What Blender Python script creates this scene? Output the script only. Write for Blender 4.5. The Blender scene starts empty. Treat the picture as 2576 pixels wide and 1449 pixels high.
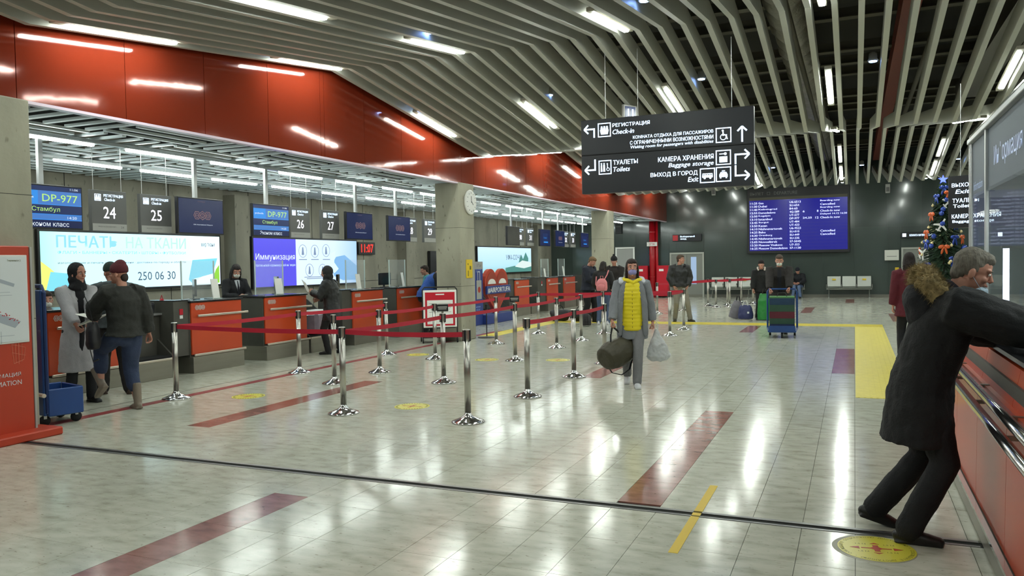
import bpy, bmesh, math, random
from mathutils import Vector, Matrix, Euler, noise as mnoise
random.seed(7)
V = Vector
PI = math.pi
R = math.radians
C = bpy.context.scene.collection
sc = bpy.context.scene

# ------------------------------------------------------------------ camera, world, exposure
cam_d = bpy.data.cameras.new('camera'); cam = bpy.data.objects.new('camera', cam_d); C.objects.link(cam)
sc.camera = cam
FPX = 2006.6
cam_d.sensor_width = 36.0
cam_d.lens = FPX / 2576 * 36.0
cam_d.clip_start = 0.05; cam_d.clip_end = 200
def cam_matrix():
    yaw, pit, rol = R(23.235), R(-1.80), R(-0.983)
    fwd = V((-math.sin(yaw) * math.cos(pit), math.cos(yaw) * math.cos(pit), math.sin(pit)))
    right = V((math.cos(yaw), math.sin(yaw), 0)); up = right.cross(fwd)
    r = right * math.cos(rol) + up * math.sin(rol); u = -right * math.sin(rol) + up * math.cos(rol)
    m = Matrix((r, u, -fwd)).transposed().to_4x4()
    m.translation = V((0, 0, 1.65))
    return m
cam.matrix_world = cam_matrix()

w = bpy.data.worlds.new('world'); sc.world = w; w.use_nodes = True
w.node_tree.nodes['Background'].inputs[0].default_value = (0.62, 0.68, 0.78, 1)
w.node_tree.nodes['Background'].inputs[1].default_value = 0.35
sc.view_settings.view_transform = 'Standard'
sc.view_settings.look = 'None'
sc.view_settings.gamma = 1
sc.view_settings.use_curve_mapping = False
sc.view_settings.exposure = 0.0
LAMP_HALL = 74.0      # emission of the tubes between the hall slats
LAMP_DESK = 38.0      # emission of the tubes over the check-in desks

# ------------------------------------------------------------------ materials
def lin(c):
    return tuple((x / 12.92 if x <= 0.04045 else ((x + 0.055) / 1.055) ** 2.4) for x in c)
def hx(s):
    return tuple(int(s[i:i + 2], 16) / 255 for i in (0, 2, 4))
MATS = {}
def mat(name, col='808080', rough=0.6, metal=0.0, var=0.0, vscale=5.0, bump=0.0, bscale=60.0, emit=0.0, alpha=None, spec=0.5, coat=0.0, col2=None, objrand=0.0, stretch=None, trans=0.0, det=4.0):
    if name in MATS: return MATS[name]
    m = bpy.data.materials.new(name); m.use_nodes = True
    nt = m.node_tree; b = nt.nodes['Principled BSDF']
    c = lin(hx(col))
    b.inputs['Base Color'].default_value = (*c, 1)
    b.inputs['Roughness'].default_value = rough
    b.inputs['Metallic'].default_value = metal
    b.inputs['Specular IOR Level'].default_value = spec
    b.inputs['Coat Weight'].default_value = coat
    b.inputs['Coat Roughness'].default_value = 0.08
    b.inputs['Transmission Weight'].default_value = trans
    if alpha is not None: b.inputs['Alpha'].default_value = alpha
    if emit:
        b.inputs['Emission Color'].default_value = (*c, 1); b.inputs['Emission Strength'].default_value = emit
        b.inputs['Base Color'].default_value = (*(x * 0.2 for x in c), 1)
    geo = None
    if var or bump or col2 or objrand:
        geo = nt.nodes.new('ShaderNodeTexCoord')
        mp = nt.nodes.new('ShaderNodeMapping'); nt.links.new(geo.outputs['Object'], mp.inputs[0])
        if stretch: mp.inputs['Scale'].default_value = stretch
    if var or col2:
        n = nt.nodes.new('ShaderNodeTexNoise'); n.inputs['Scale'].default_value = vscale; n.inputs['Detail'].default_value = det
        nt.links.new(mp.outputs[0], n.inputs['Vector'])
        r = nt.nodes.new('ShaderNodeValToRGB'); nt.links.new(n.outputs[0], r.inputs[0])
        r.color_ramp.elements[0].position = 0.32; r.color_ramp.elements[1].position = 0.68
        c2 = lin(hx(col2)) if col2 else tuple(min(1, x * (1 + var)) for x in c)
        c1 = c if col2 else tuple(x * (1 - var) for x in c)
        r.color_ramp.elements[0].color = (*c1, 1); r.color_ramp.elements[1].color = (*c2, 1)
        out = r.outputs[0]
        if objrand:
            oi = nt.nodes.new('ShaderNodeObjectInfo')
            mm = nt.nodes.new('ShaderNodeMapRange'); nt.links.new(oi.outputs['Random'], mm.inputs[0])
            mm.inputs['To Min'].default_value = 1 - objrand; mm.inputs['To Max'].default_value = 1 + objrand
            hs = nt.nodes.new('ShaderNodeHueSaturation'); nt.links.new(mm.outputs[0], hs.inputs['Value']); nt.links.new(out, hs.inputs['Color'])
            out = hs.outputs[0]
        nt.links.new(out, b.inputs['Base Color'])
    if bump:
        n = nt.nodes.new('ShaderNodeTexNoise'); n.inputs['Scale'].default_value = bscale; n.inputs['Detail'].default_value = 3
        nt.links.new(mp.outputs[0], n.inputs['Vector'])
        bp = nt.nodes.new('ShaderNodeBump'); bp.inputs['Strength'].default_value = bump; bp.inputs['Distance'].default_value = 0.02
        nt.links.new(n.outputs[0], bp.inputs['Height']); nt.links.new(bp.outputs[0], b.inputs['Normal'])
    MATS[name] = m
    return m

def node_floor(name, base, dark, light, rough):
    m = bpy.data.materials.new(name); m.use_nodes = True; nt = m.node_tree; b = nt.nodes['Principled BSDF']
    g = nt.nodes.new('ShaderNodeNewGeometry')
    def noi(s, d, st=(1, 1, 1)):
        mp = nt.nodes.new('ShaderNodeMapping'); mp.inputs['Scale'].default_value = st
        nt.links.new(g.outputs['Position'], mp.inputs[0])
        n = nt.nodes.new('ShaderNodeTexNoise'); n.inputs['Scale'].default_value = s; n.inputs['Detail'].default_value = d
        nt.links.new(mp.outputs[0], n.inputs['Vector']); return n.outputs[0]
    r1 = nt.nodes.new('ShaderNodeValToRGB'); nt.links.new(noi(9, 5, (0.6, 1.3, 1)), r1.inputs[0])
    e = r1.color_ramp.elements; e[0].position = 0.30; e[0].color = (*lin(hx(dark)), 1); e[1].position = 0.62; e[1].color = (*lin(hx(light)), 1)
    k = e.new(0.42); k.color = (*lin(hx(base)), 1)
    r2 = nt.nodes.new('ShaderNodeValToRGB'); nt.links.new(noi(38, 3, (0.6, 1.4, 1)), r2.inputs[0])
    f = r2.color_ramp.elements; f[0].position = 0.27; f[0].color = (0.45, 0.40, 0.33, 1); f[1].position = 0.36; f[1].color = (1, 1, 1, 1)
    mx = nt.nodes.new('ShaderNodeMixRGB'); mx.blend_type = 'MULTIPLY'; mx.inputs[0].default_value = 0.8
    nt.links.new(r1.outputs[0], mx.inputs[1]); nt.links.new(r2.outputs[0], mx.inputs[2])
    oi = nt.nodes.new('ShaderNodeObjectInfo'); mr = nt.nodes.new('ShaderNodeMapRange')
    mr.inputs['To Min'].default_value = 0.965; mr.inputs['To Max'].default_value = 1.03; nt.links.new(oi.outputs['Random'], mr.inputs[0])
    hs = nt.nodes.new('ShaderNodeHueSaturation'); nt.links.new(mr.outputs[0], hs.inputs['Value']); nt.links.new(mx.outputs[0], hs.inputs['Color'])
    nt.links.new(hs.outputs[0], b.inputs['Base Color'])
    rr = nt.nodes.new('ShaderNodeMapRange'); nt.links.new(noi(3, 4), rr.inputs[0])
    rr.inputs['To Min'].default_value = rough - 0.04; rr.inputs['To Max'].default_value = rough + 0.06
    nt.links.new(rr.outputs[0], b.inputs['Roughness'])
    bp = nt.nodes.new('ShaderNodeBump'); bp.inputs['Strength'].default_value = 0.05; bp.inputs['Distance'].default_value = 0.01
    nt.links.new(noi(14, 2), bp.inputs['Height']); nt.links.new(bp.outputs[0], b.inputs['Normal'])
    b.inputs['Specular IOR Level'].default_value = 0.42
    MATS[name] = m; return m

node_floor('floor_tile', 'BBBBAC', 'AAAA99', 'C8C8BA', 0.13)
node_floor('floor_red', '8A5B52', '754A43', '9C6C62', 0.14)

def node_concrete(name, base, dark):
    m = bpy.data.materials.new(name); m.use_nodes = True; nt = m.node_tree; b = nt.nodes['Principled BSDF']
    g = nt.nodes.new('ShaderNodeNewGeometry')
    def noi(s, d, st=(1, 1, 1)):
        mp = nt.nodes.new('ShaderNodeMapping'); mp.inputs['Scale'].default_value = st
        nt.links.new(g.outputs['Position'], mp.inputs[0])
        n = nt.nodes.new('ShaderNodeTexNoise'); n.inputs['Scale'].default_value = s; n.inputs['Detail'].default_value = d
        nt.links.new(mp.outputs[0], n.inputs['Vector']); return n.outputs[0]
    r1 = nt.nodes.new('ShaderNodeValToRGB'); nt.links.new(noi(1.6, 6, (1, 1, 0.45)), r1.inputs[0])
    e = r1.color_ramp.elements; e[0].position = 0.3; e[0].color = (*lin(hx(dark)), 1); e[1].position = 0.7; e[1].color = (*lin(hx(base)), 1)
    r2 = nt.nodes.new('ShaderNodeValToRGB'); nt.links.new(noi(11, 2, (1, 1, 0.5)), r2.inputs[0])
    f = r2.color_ramp.elements; f[0].position = 0.24; f[0].color = (0.35, 0.34, 0.32, 1); f[1].position = 0.33; f[1].color = (1, 1, 1, 1)
    mx = nt.nodes.new('ShaderNodeMixRGB'); mx.blend_type = 'MULTIPLY'; mx.inputs[0].default_value = 0.8
    nt.links.new(r1.outputs[0], mx.inputs[1]); nt.links.new(r2.outputs[0], mx.inputs[2])
    nt.links.new(mx.outputs[0], b.inputs['Base Color']); b.inputs['Roughness'].default_value = 0.75
    bp = nt.nodes.new('ShaderNodeBump'); bp.inputs['Strength'].default_value = 0.15; bp.inputs['Distance'].default_value = 0.02
    nt.links.new(noi(20, 5), bp.inputs['Height']); nt.links.new(bp.outputs[0], b.inputs['Normal'])
    MATS[name] = m; return m
node_concrete('concrete', 'A8A593', '8B8878')
node_concrete('concrete_wall', '8F8B7C', '747063')

mat('slat', 'B6B7AE', 0.45, bump=0.03, bscale=15)
mat('plenum', '34332F', 0.9)
mat('plenum_dark', '151516', 0.9)
mat('plenum_beam', '5C594E', 0.8)
mat('duct_foil', 'A9A598', 0.35, 0.7, var=0.15, vscale=8, bump=0.6, bscale=25)
mat('duct_red', '7A2A16', 0.6)
mat('fascia', '7C2C1A', 0.07, 0.15, bump=0.12, bscale=1.6, coat=0.0, var=0.05, vscale=0.7)
mat('fascia_edge', 'D9C7D6', 0.3)
mat('grid_strip', 'DDE8EC', 0.5)
mat('tube_hall', 'F6FFF6', emit=LAMP_HALL)
mat('tube_desk', 'F4FFF8', emit=LAMP_DESK)
mat('spot_blue', '86AEFF', emit=30.0)
mat('lamp_body', 'B8B4A6', 0.5)
mat('black_metal', '1A1A1C', 0.45)
mat('black_gloss', '101014', 0.15)
mat('steel', 'B9B7B0', 0.28, 1.0, bump=0.02, bscale=200, stretch=(1, 1, 0.02))
mat('steel_dark', '8E8B82', 0.4, 1.0)
mat('chrome', 'CFCFCF', 0.12, 1.0)
mat('alu', 'C6C8C8', 0.35, 0.8)
mat('belt_red', 'B3122E', 0.6, bump=0.1, bscale=300)
mat('panel_green', '414B47', 0.16, 0.0, var=0.08, vscale=0.6, coat=0.4, objrand=0.10)
mat('panel_green_dark', '3D4642', 0.3)
mat('desk_orange', 'CC4A22', 0.30, var=0.05, vscale=2.0, coat=0.3)
mat('desk_orange_big', 'B8431F', 0.36, var=0.05, vscale=1.5, coat=0.15)
mat('desk_dark', '4B4A44', 0.5, var=0.1, vscale=4)
mat('desk_top', '242528', 0.25)
mat('plinth_steel', '98958A', 0.38, 0.75, var=0.08, vscale=3, stretch=(0.3, 0.3, 3))
mat('rail_metal', 'D8CDBD', 0.3, 0.6)
mat('rubber', '17171A', 0.8)
mat('white_paint', 'D8D8D4', 0.5)
mat('white_print', 'F1F1EC', 0.5)
mat('sign_face', '1A1C22', 0.35)
mat('sign_grey', '5E5E5C', 0.4)
mat('sign_lower', 'A3A39F', 0.5)
mat('letter_lit', 'CFE6FF', emit=2.6)
mat('letter_lit_warm', 'F2F2FF', emit=2.4)
mat('red_paint', 'B0101E', 0.35, coat=0.3)
mat('red_box', 'C4122A', 0.35)
mat('stand_red', 'B23A20', 0.45, var=0.05, vscale=2)
mat('stand_red_dark', '9E3A24', 0.5)
mat('map_white', 'D3D8DA', 0.4)
mat('map_grey', 'A0A8B2', 0.5)
mat('map_red', 'B8323A', 0.5)
mat('yellow_floor', 'D2C24A', 0.45, bump=0.1, bscale=50, var=0.06, vscale=10)
mat('yellow_tape', 'DCBB1E', 0.4)
mat('sticker_yellow', 'D8CF48', 0.3)
mat('sticker_red', 'B4402C', 0.4)
mat('sticker_ink', '5A5A20', 0.5)
mat('sticker_grey', '9C9A84', 0.4)
mat('maroon_tape', '8A3A3C', 0.3, var=0.08, vscale=6)
mat('grey_line', '77756C', 0.4)
mat('channel_metal', '8B8C8A', 0.35, 0.8)
mat('joint_black', '22231F', 0.8)
mat('door_grey', '83857F', 0.5)
mat('door_frame', 'AEB0A8', 0.4)
mat('door_glass', 'A9C4E6', emit=0.75)
mat('paper', 'D9D8D0', 0.7)
mat('seat_steel', 'A8ABA4', 0.35, 0.8)
mat('skin', 'B98470', 0.55, var=0.05, vscale=20)
mat('skin_dark', '9A6452', 0.55)
mat('lips', '9C5048', 0.5)
mat('eye_white', 'D8D4CC', 0.2)
mat('iris', '2A2018', 0.2)
mat('mask_blue', '9DB0BF', 0.8, bump=0.1, bscale=80)
mat('mask_white', 'D6D6CE', 0.8)
mat('mask_lilac', '8E8BC0', 0.8)
mat('clear', 'E8F2F2', 0.02, alpha=0.13, spec=0.6)
mat('clear_edge', 'D6E6E2', 0.2, alpha=0.75)
mat('booth_glass', 'A8B4B8', 0.02, alpha=0.16, spec=1.0)
mat('booth_header', '4A5562', 0.5)
mat('tree_green', '1E3A22', 0.7, var=0.3, vscale=8)
mat('fur', '8F7C54', 0.9, var=0.35, vscale=30)

# ------------------------------------------------------------------ mesh builder
def basis_from(d, right=None):
    d = V(d).normalized()
    if right is None:
        right = V((1, 0, 0)) if abs(d.x) < 0.9 else V((0, 1, 0))
    r = V(right) - d * V(right).dot(d)
    if r.length < 1e-5: r = d.orthogonal()
    r.normalize(); f = d.cross(r)
    return r, f, d
class MB:
    def __init__(s): s.v = []; s.f = []; s.mi = []; s.sm = []; s.m = 0; s.smooth = False
    def _add(s, vs, fs):
        o = len(s.v); s.v += [tuple(p) for p in vs]
        for q in fs: s.f.append(tuple(i + o for i in q)); s.mi.append(s.m); s.sm.append(s.smooth)
        return s
    def box(s, c, sz, rot=None, bev=0.0):
        hx_, hy, hz = sz[0] / 2, sz[1] / 2, sz[2] / 2
        if bev > 0:
            b = min(bev, hx_ * .9, hy * .9, hz * .9)
            vs = []
            for X in (-1, 1):
                for Y in (-1, 1):
                    for Z in (-1, 1):
                        vs += [V((X * (hx_ - b), Y * (hy - b), Z * hz)), V((X * (hx_ - b), Y * hy, Z * (hz - b))), V((X * hx_, Y * (hy - b), Z * (hz - b)))]
            bm = bmesh.new()
            for p in vs: bm.verts.new(p)
            bmesh.ops.convex_hull(bm, input=bm.verts)
            bm.verts.index_update(); bmesh.ops.recalc_face_normals(bm, faces=bm.faces)
            P = [v.co.copy() for v in bm.verts]; F = [[v.index for v in f.verts] for f in bm.faces]; bm.free()
        else:
            P = [V((X * hx_, Y * hy, Z * hz)) for X in (-1, 1) for Y in (-1, 1) for Z in (-1, 1)]
            F = [(0, 1, 3, 2), (4, 6, 7, 5), (0, 4, 5, 1), (2, 3, 7, 6), (0, 2, 6, 4), (1, 5, 7, 3)]
        if rot is not None:
            M = rot if isinstance(rot, Matrix) else Euler(rot).to_matrix()
            P = [M.to_3x3() @ p for p in P]
        return s._add([p + V(c) for p in P], F)
    def rings(s, rings, cap=True, close=False):
        n = len(rings[0]); P = [p for r in rings for p in r]; F = []
        for i in range(len(rings) - 1 + (1 if close else 0)):
            a = i * n; b = ((i + 1) % len(rings)) * n
            for j in range(n): F.append((a + j, a + (j + 1) % n, b + (j + 1) % n, b + j))
        if cap and not close:
            F.append(tuple(reversed(range(n)))); F.append(tuple((len(rings) - 1) * n + j for j in range(n)))
        return s._add(P, F)
    def tube(s, pts, rad, n=10, right=None, cap=True, round_ends=False):
        pts = [V(p) for p in pts]; k = len(pts)
        rad = [rad] * k if not isinstance(rad, (list, tuple)) else list(rad)
        rad = [(r, r) if not isinstance(r, (list, tuple)) else r for r in rad]
        if round_ends:
            d0 = (pts[0] - pts[1]).normalized(); d1 = (pts[-1] - pts[-2]).normalized()
            a, b = rad[0], rad[-1]; m0 = min(a); m1 = min(b)
            pre = [(pts[0] + d0 * m0 * .95, (a[0] * .3, a[1] * .3)), (pts[0] + d0 * m0 * .7, (a[0] * .7, a[1] * .7))]
            post = [(pts[-1] + d1 * m1 * .7, (b[0] * .7, b[1] * .7)), (pts[-1] + d1 * m1 * .95, (b[0] * .3, b[1] * .3))]
            pts = [p for p, _ in pre] + pts + [p for p, _ in post]; rad = [r for _, r in pre] + rad + [r for _, r in post]; k = len(pts)
        rings = []
        pr = right
        for i in range(k):
            d = (pts[min(i + 1, k - 1)] - pts[max(i - 1, 0)])
            if d.length < 1e-6: d = V((0, 0, 1))
            r, f, _ = basis_from(d, pr)
            pr = r if right is None else right
            rings.append([pts[i] + r * (rad[i][0] * math.cos(2 * PI * j / n)) + f * (rad[i][1] * math.sin(2 * PI * j / n)) for j in range(n)])
        return s.rings(rings, cap)
    def cyl(s, p0, p1, r, n=12): return s.tube([p0, p1], r, n)
    def lathe(s, prof, c=(0, 0, 0), n=20, cap=True):
        return s.rings([[V((c[0] + r * math.cos(2 * PI * j / n), c[1] + r * math.sin(2 * PI * j / n), c[2] + z)) for j in range(n)] for r, z in prof], cap)
    def ell(s, c, r, rot=None, n=14, m=8):
        if not isinstance(r, (list, tuple)): r = (r, r, r)
        M = Matrix.Identity(3) if rot is None else (rot.to_3x3() if isinstance(rot, Matrix) else Euler(rot).to_matrix())
        rs = []
        for i in range(m + 1):
            t = -PI / 2 + PI * (0.03 + 0.94 * i / m)
            rs.append([V(c) + M @ V((r[0] * math.cos(t) * math.cos(2 * PI * j / n), r[1] * math.cos(t) * math.sin(2 * PI * j / n), r[2] * math.sin(t))) for j in range(n)])
        return s.rings(rs)
    def prism(s, poly, z0, z1, fr=None):
        n = len(poly); P = [V((x, y, z0)) for x, y in poly] + [V((x, y, z1)) for x, y in poly]
        if fr is not None: P = [fr @ p for p in P]
        F = [tuple(reversed(range(n))), tuple(range(n, 2 * n))] + [(i, (i + 1) % n, n + (i + 1) % n, n + i) for i in range(n)]
        return s._add(P, F)
    def quad(s, a, b, c, d): return s._add([a, b, c, d], [(0, 1, 2, 3)])
    def mesh(s, name):
        me = bpy.data.meshes.new(name); me.from_pydata(s.v, [], s.f)
        me.polygons.foreach_set('material_index', s.mi); me.polygons.foreach_set('use_smooth', s.sm); me.update()
        return me
    def build(s, name, mats, parent=None):
        me = s.mesh(name)
        for m in (mats if isinstance(mats, (list, tuple)) else [mats]): me.materials.append(MATS[m] if isinstance(m, str) else m)
        return link(name, me, parent)
def link(name, me, parent=None):
    o = bpy.data.objects.new(name, me); C.objects.link(o)
    if parent is not None: o.parent = parent
    return o
def tag(o, label=None, cat=None, group=None, kind=None):
    if label: o['label'] = label
    if cat: o['category'] = cat
    if group: o['group'] = group
    if kind: o['kind'] = kind
    return o
def thing(name, label, cat, loc=(0, 0, 0), rz=0.0, group=None, M=None):
    o = bpy.data.objects.new(name, None); C.objects.link(o); o.empty_display_size = 0.1
    if M is not None: o.matrix_world = M
    else: o.location = loc; o.rotation_euler = (0, 0, rz)
    return tag(o, label, cat, group)
def struct(o): o['kind'] = 'structure'; return o
def dup(root):
    r = root.copy(); C.objects.link(r)
    for ch in list(root.children):
        c = ch.copy(); C.objects.link(c); c.parent = r
        for g in list(ch.children):
            d = g.copy(); C.objects.link(d); d.parent = c
    return r
def frame(o, right, up):
    r = V(right).normalized(); u = V(up).normalized(); n = r.cross(u)
    m = Matrix((r, u, n)).transposed().to_4x4(); m.translation = V(o); return m
FX = lambda o: frame(o, (0, 1, 0), (0, 0, 1))     # a board facing +X, seen from the hall
FY = lambda o: frame(o, (1, 0, 0), (0, 0, 1))     # a board facing the camera side (-Y)
FW = lambda o: frame(o, (0, -1, 0), (0, 0, 1))    # a board facing -X
def text_mesh(name, body, m, parent, x, y, w, h, z=0.0, ext=0.001, bold=0.0, shear=0.0, rot=0.0, fit=True):
    cu = bpy.data.curves.new(name, 'FONT'); cu.body = body; cu.size = 1; cu.shear = shear
    cu.resolution_u = 2; cu.extrude = 0.0
    t = bpy.data.objects.new('t', cu); me0 = t.to_mesh()
    P = [v.co.copy() for v in me0.vertices]; F = [tuple(p.vertices) for p in me0.polygons]
    t.to_mesh_clear(); bpy.data.objects.remove(t); bpy.data.curves.remove(cu)
    if not P: return None
    x0 = min(p.x for p in P); x1 = max(p.x for p in P); y0 = min(p.y for p in P); y1 = max(p.y for p in P)
    sx = w / max(1e-6, x1 - x0); sy = h / max(1e-6, y1 - y0)
    mb = MB(); cs, sn = math.cos(rot), math.sin(rot)
    def T(p, zz):
        X = (p.x - (x0 + x1) / 2) * sx; Y = (p.y - (y0 + y1) / 2) * sy
        return (x + X * cs - Y * sn, y + X * sn + Y * cs, zz)
    for q, (dx, dy) in enumerate(((0, 0), (.55, .2), (-.55, -.2)) if bold else ((0, 0),)):
        o_ = V((dx * bold, dy * bold, 0)); mb._add([T(p + o_, z + ext + q * 0.0003) for p in P], F)
    return mb.build(name, m, parent)

VOX_CACHE = []
def remesh_obj(name, mb, m, parent, vox, smooth=3, disp=0.0, dscale=0.12, keep=None):
    me = mb.mesh(name); o = bpy.data.objects.new(name, me); C.objects.link(o)
    md = o.modifiers.new('r', 'REMESH'); md.mode = 'VOXEL'; md.voxel_size = vox; md.use_smooth_shade = True
    if smooth:
        s_ = o.modifiers.new('s', 'SMOOTH'); s_.iterations = smooth; s_.factor = 0.6
    if disp:
        tx = bpy.data.textures.new('cl', 'CLOUDS'); tx.noise_scale = dscale; tx.noise_depth = 2
        d = o.modifiers.new('d', 'DISPLACE'); d.texture = tx; d.strength = disp; d.texture_coords = 'LOCAL'; d.mid_level = 0.5
    dg = bpy.context.evaluated_depsgraph_get(); ev = o.evaluated_get(dg)
    nm = bpy.data.meshes.new_from_object(ev, depsgraph=dg); nm.name = name
    bpy.data.objects.remove(o); bpy.data.meshes.remove(me)
    nm.materials.clear()
    for k in (m if isinstance(m, (list, tuple)) else [m]): nm.materials.append(MATS[k] if isinstance(k, str) else k)
    for p in nm.polygons: p.use_smooth = True
    if keep is not None: return nm
    return link(name, nm, parent)
def join_meshes(name, meshes):
    v = []; f = []
    for me in meshes:
        o = len(v); v += [tuple(p.co) for p in me.vertices]; f += [tuple(i + o for i in p.vertices) for p in me.polygons]
    me = bpy.data.meshes.new(name); me.from_pydata(v, [], f)
    for p in me.polygons: p.use_smooth = True
    me.update(); return me
ORD = ['nearest', 'second', 'third', 'fourth', 'fifth', 'sixth', 'seventh', 'eighth', 'ninth', 'tenth', 'eleventh', 'twelfth', 'thirteenth', 'fourteenth', 'fifteenth', 'sixteenth', 'seventeenth', 'eighteenth', 'nineteenth', 'twentieth', 'twenty first', 'twenty second', 'twenty third', 'twenty fourth', 'twenty fifth', 'twenty sixth']
# ------------------------------------------------------------------ the setting: floor
XR = 6.5       # right side of the hall
YB = 35.6      # back wall
YF = -3.0      # behind the camera
floor = struct(MB().box(((-13.4 + XR) / 2, (YB + YF) / 2, -0.06), (XR + 13.4, YB - YF, 0.10)).build('floor', 'joint_black'))
RED = {-3.9: [(1.45, 4.62)], -6.45: [(6.3, 9.62)], -1.5: [(5.28, 8.8)], -0.3: [(12.2, 15.55), (31.2, 33.9)], -3.6: [(10.8, 13.2)], -2.4: [(18.5, 20.35)], -1.5001: [(25.4, 28.3)], 0.9: [(22.3, 25.4)]}
redint = []
for k, L in RED.items():
    for a, b in L: redint.append((round(k, 2), round(k, 2) + 0.3, a, b))
CH0, CH1 = 5.115, 5.235
grid = [YF + 0.0]
y = CH0
gl = []
while y > YF: gl.append(y); y -= 0.6
gl.append(YF)
y = CH1
while y < YB: gl.append(y); y += 0.6
gl.append(YB); gl.sort()
pieces = []
x = -13.2
while x < XR - 0.01:
    x1 = min(x + 0.6, XR)
    reds = [r for r in redint if r[0] >= x - 0.01 and r[1] <= x1 + 0.01]
    cuts = sorted(set([round(x, 3), round(x1, 3)] + [round(c, 3) for r in reds for c in r[:2]]))
    for a, b in zip(cuts[:-1], cuts[1:]):
        mine = [r for r in reds if abs(r[0] - a) < 0.02]
        ends = [e for r in mine for e in r[2:]]
        ys = [g for g in gl if all(abs(g - e) > 0.12 for e in ends)] + ends
        ys = sorted(ys)
        for c, d in zip(ys[:-1], ys[1:]):
            if abs(c - CH0) < 0.01: continue
            isred = any(r[2] <= (c + d) / 2 <= r[3] for r in mine)
            pieces.append((a, b, c, d, isred))
    x = x1
def in_view(x, y):
    yaw = R(23.235); f = -math.sin(yaw) * x + math.cos(yaw) * y; r = math.cos(yaw) * x + math.sin(yaw) * y
    return f > 2.2 and abs(r / f) < 0.70 and 1.65 / f < 0.46
seen = [p for p in pieces if in_view((p[0] + p[1]) / 2, (p[2] + p[3]) / 2)]
seen.sort(key=lambda p: (p[0] + p[1]) ** 2 / 4 + (p[2] + p[3]) ** 2 / 4)
near = seen[:298]; nears = set(near)
G = 0.0028
def tile_box(mb, w, d, cx=0, cy=0):
    t = -0.0; h = 0.011
    mb.box((cx, cy, -h / 2), (w - G, d - G, h))
tcache = {}
for a, b, c, d, red in near:
    key = (round(b - a, 2), round(d - c, 2), red)
    if key not in tcache:
        mb = MB(); tile_box(mb, b - a, d - c); me = mb.mesh('tile'); me.materials.append(MATS['floor_red' if red else 'floor_tile']); tcache[key] = me
    o = link('tile', tcache[key], floor); o.location = ((a + b) / 2, (c + d) / 2, 0)
rest = MB()
for p in pieces:
    if p in nears: continue
    a, b, c, d, red = p; rest.m = 1 if red else 0
    tile_box(rest, b - a, d - c, (a + b) / 2, (c + d) / 2)
o = rest.build('tile', ['floor_tile', 'floor_red'], floor); o['kind'] = 'stuff'
ch = MB(); ch.box(((-13.2 + 0.65) / 2, CH0 + 0.015, -0.004), (13.85, 0.022, 0.012)); ch.box(((-13.2 + 0.65) / 2, CH1 - 0.02, -0.004), (13.85, 0.035, 0.012))
ch.m = 1; ch.box(((-13.2 + .65) / 2, CH0 + 0.048, -0.008), (13.85, 0.045, 0.008))
struct(ch.build('trim_1', ['channel_metal', 'joint_black']))

# floor markings
tag(MB().box((-7.95, 11.5, 0.001), (0.15, 12.4, 0.002)).build('floor_tape', 'maroon_tape'), 'long dark red floor line running past the check-in desks', 'floor line')
tag(MB().box((-8.3, 12.0, 0.001), (0.03, 13.0, 0.002)).build('floor_tape', 'grey_line'), 'thin grey floor line between red line and check-in desks', 'floor line')
def tactile(name, x0, x1, y0, y1, label, along):
    mb = MB(); mb.box(((x0 + x1) / 2, (y0 + y1) / 2, 0.0015), (x1 - x0, y1 - y0, 0.003))
    n = 9
    for i in range(n):
        t = (i + .5) / n
        if along == 'y': mb.box((x0 + (x1 - x0) * t, (y0 + y1) / 2, 0.004), (0.025, y1 - y0 - .02, 0.004))
        else: mb.box(((x0 + x1) / 2, y0 + (y1 - y0) * t, 0.004), (x1 - x0 - .02, 0.025, 0.004))
    return tag(mb.build(name, 'yellow_floor'), label, 'tactile strip')
tactile('tactile_strip', 0.01, 0.62, 10.15, 20.5, 'wide yellow ribbed tactile strip running away beside the dark coated man', 'y')
tactile('tactile_strip', -7.85, 0.62, 20.52, 21.25, 'yellow tactile strip crossing the hall behind the walking woman', 'x')
tactile('tactile_strip', -7.85, -7.45, 16.3, 20.5, 'narrow yellow tactile strip beside the second concrete column', 'y')
tp = MB(); tp.box((0, 0, 0.001), (0.055, 1.44, 0.002)); o = tp.build('floor_tape', 'yellow_tape'); o.location = (-0.945, 5.155, 0.0)
tag(o, 'short yellow tape line across the floor channel', 'floor line')
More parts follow.
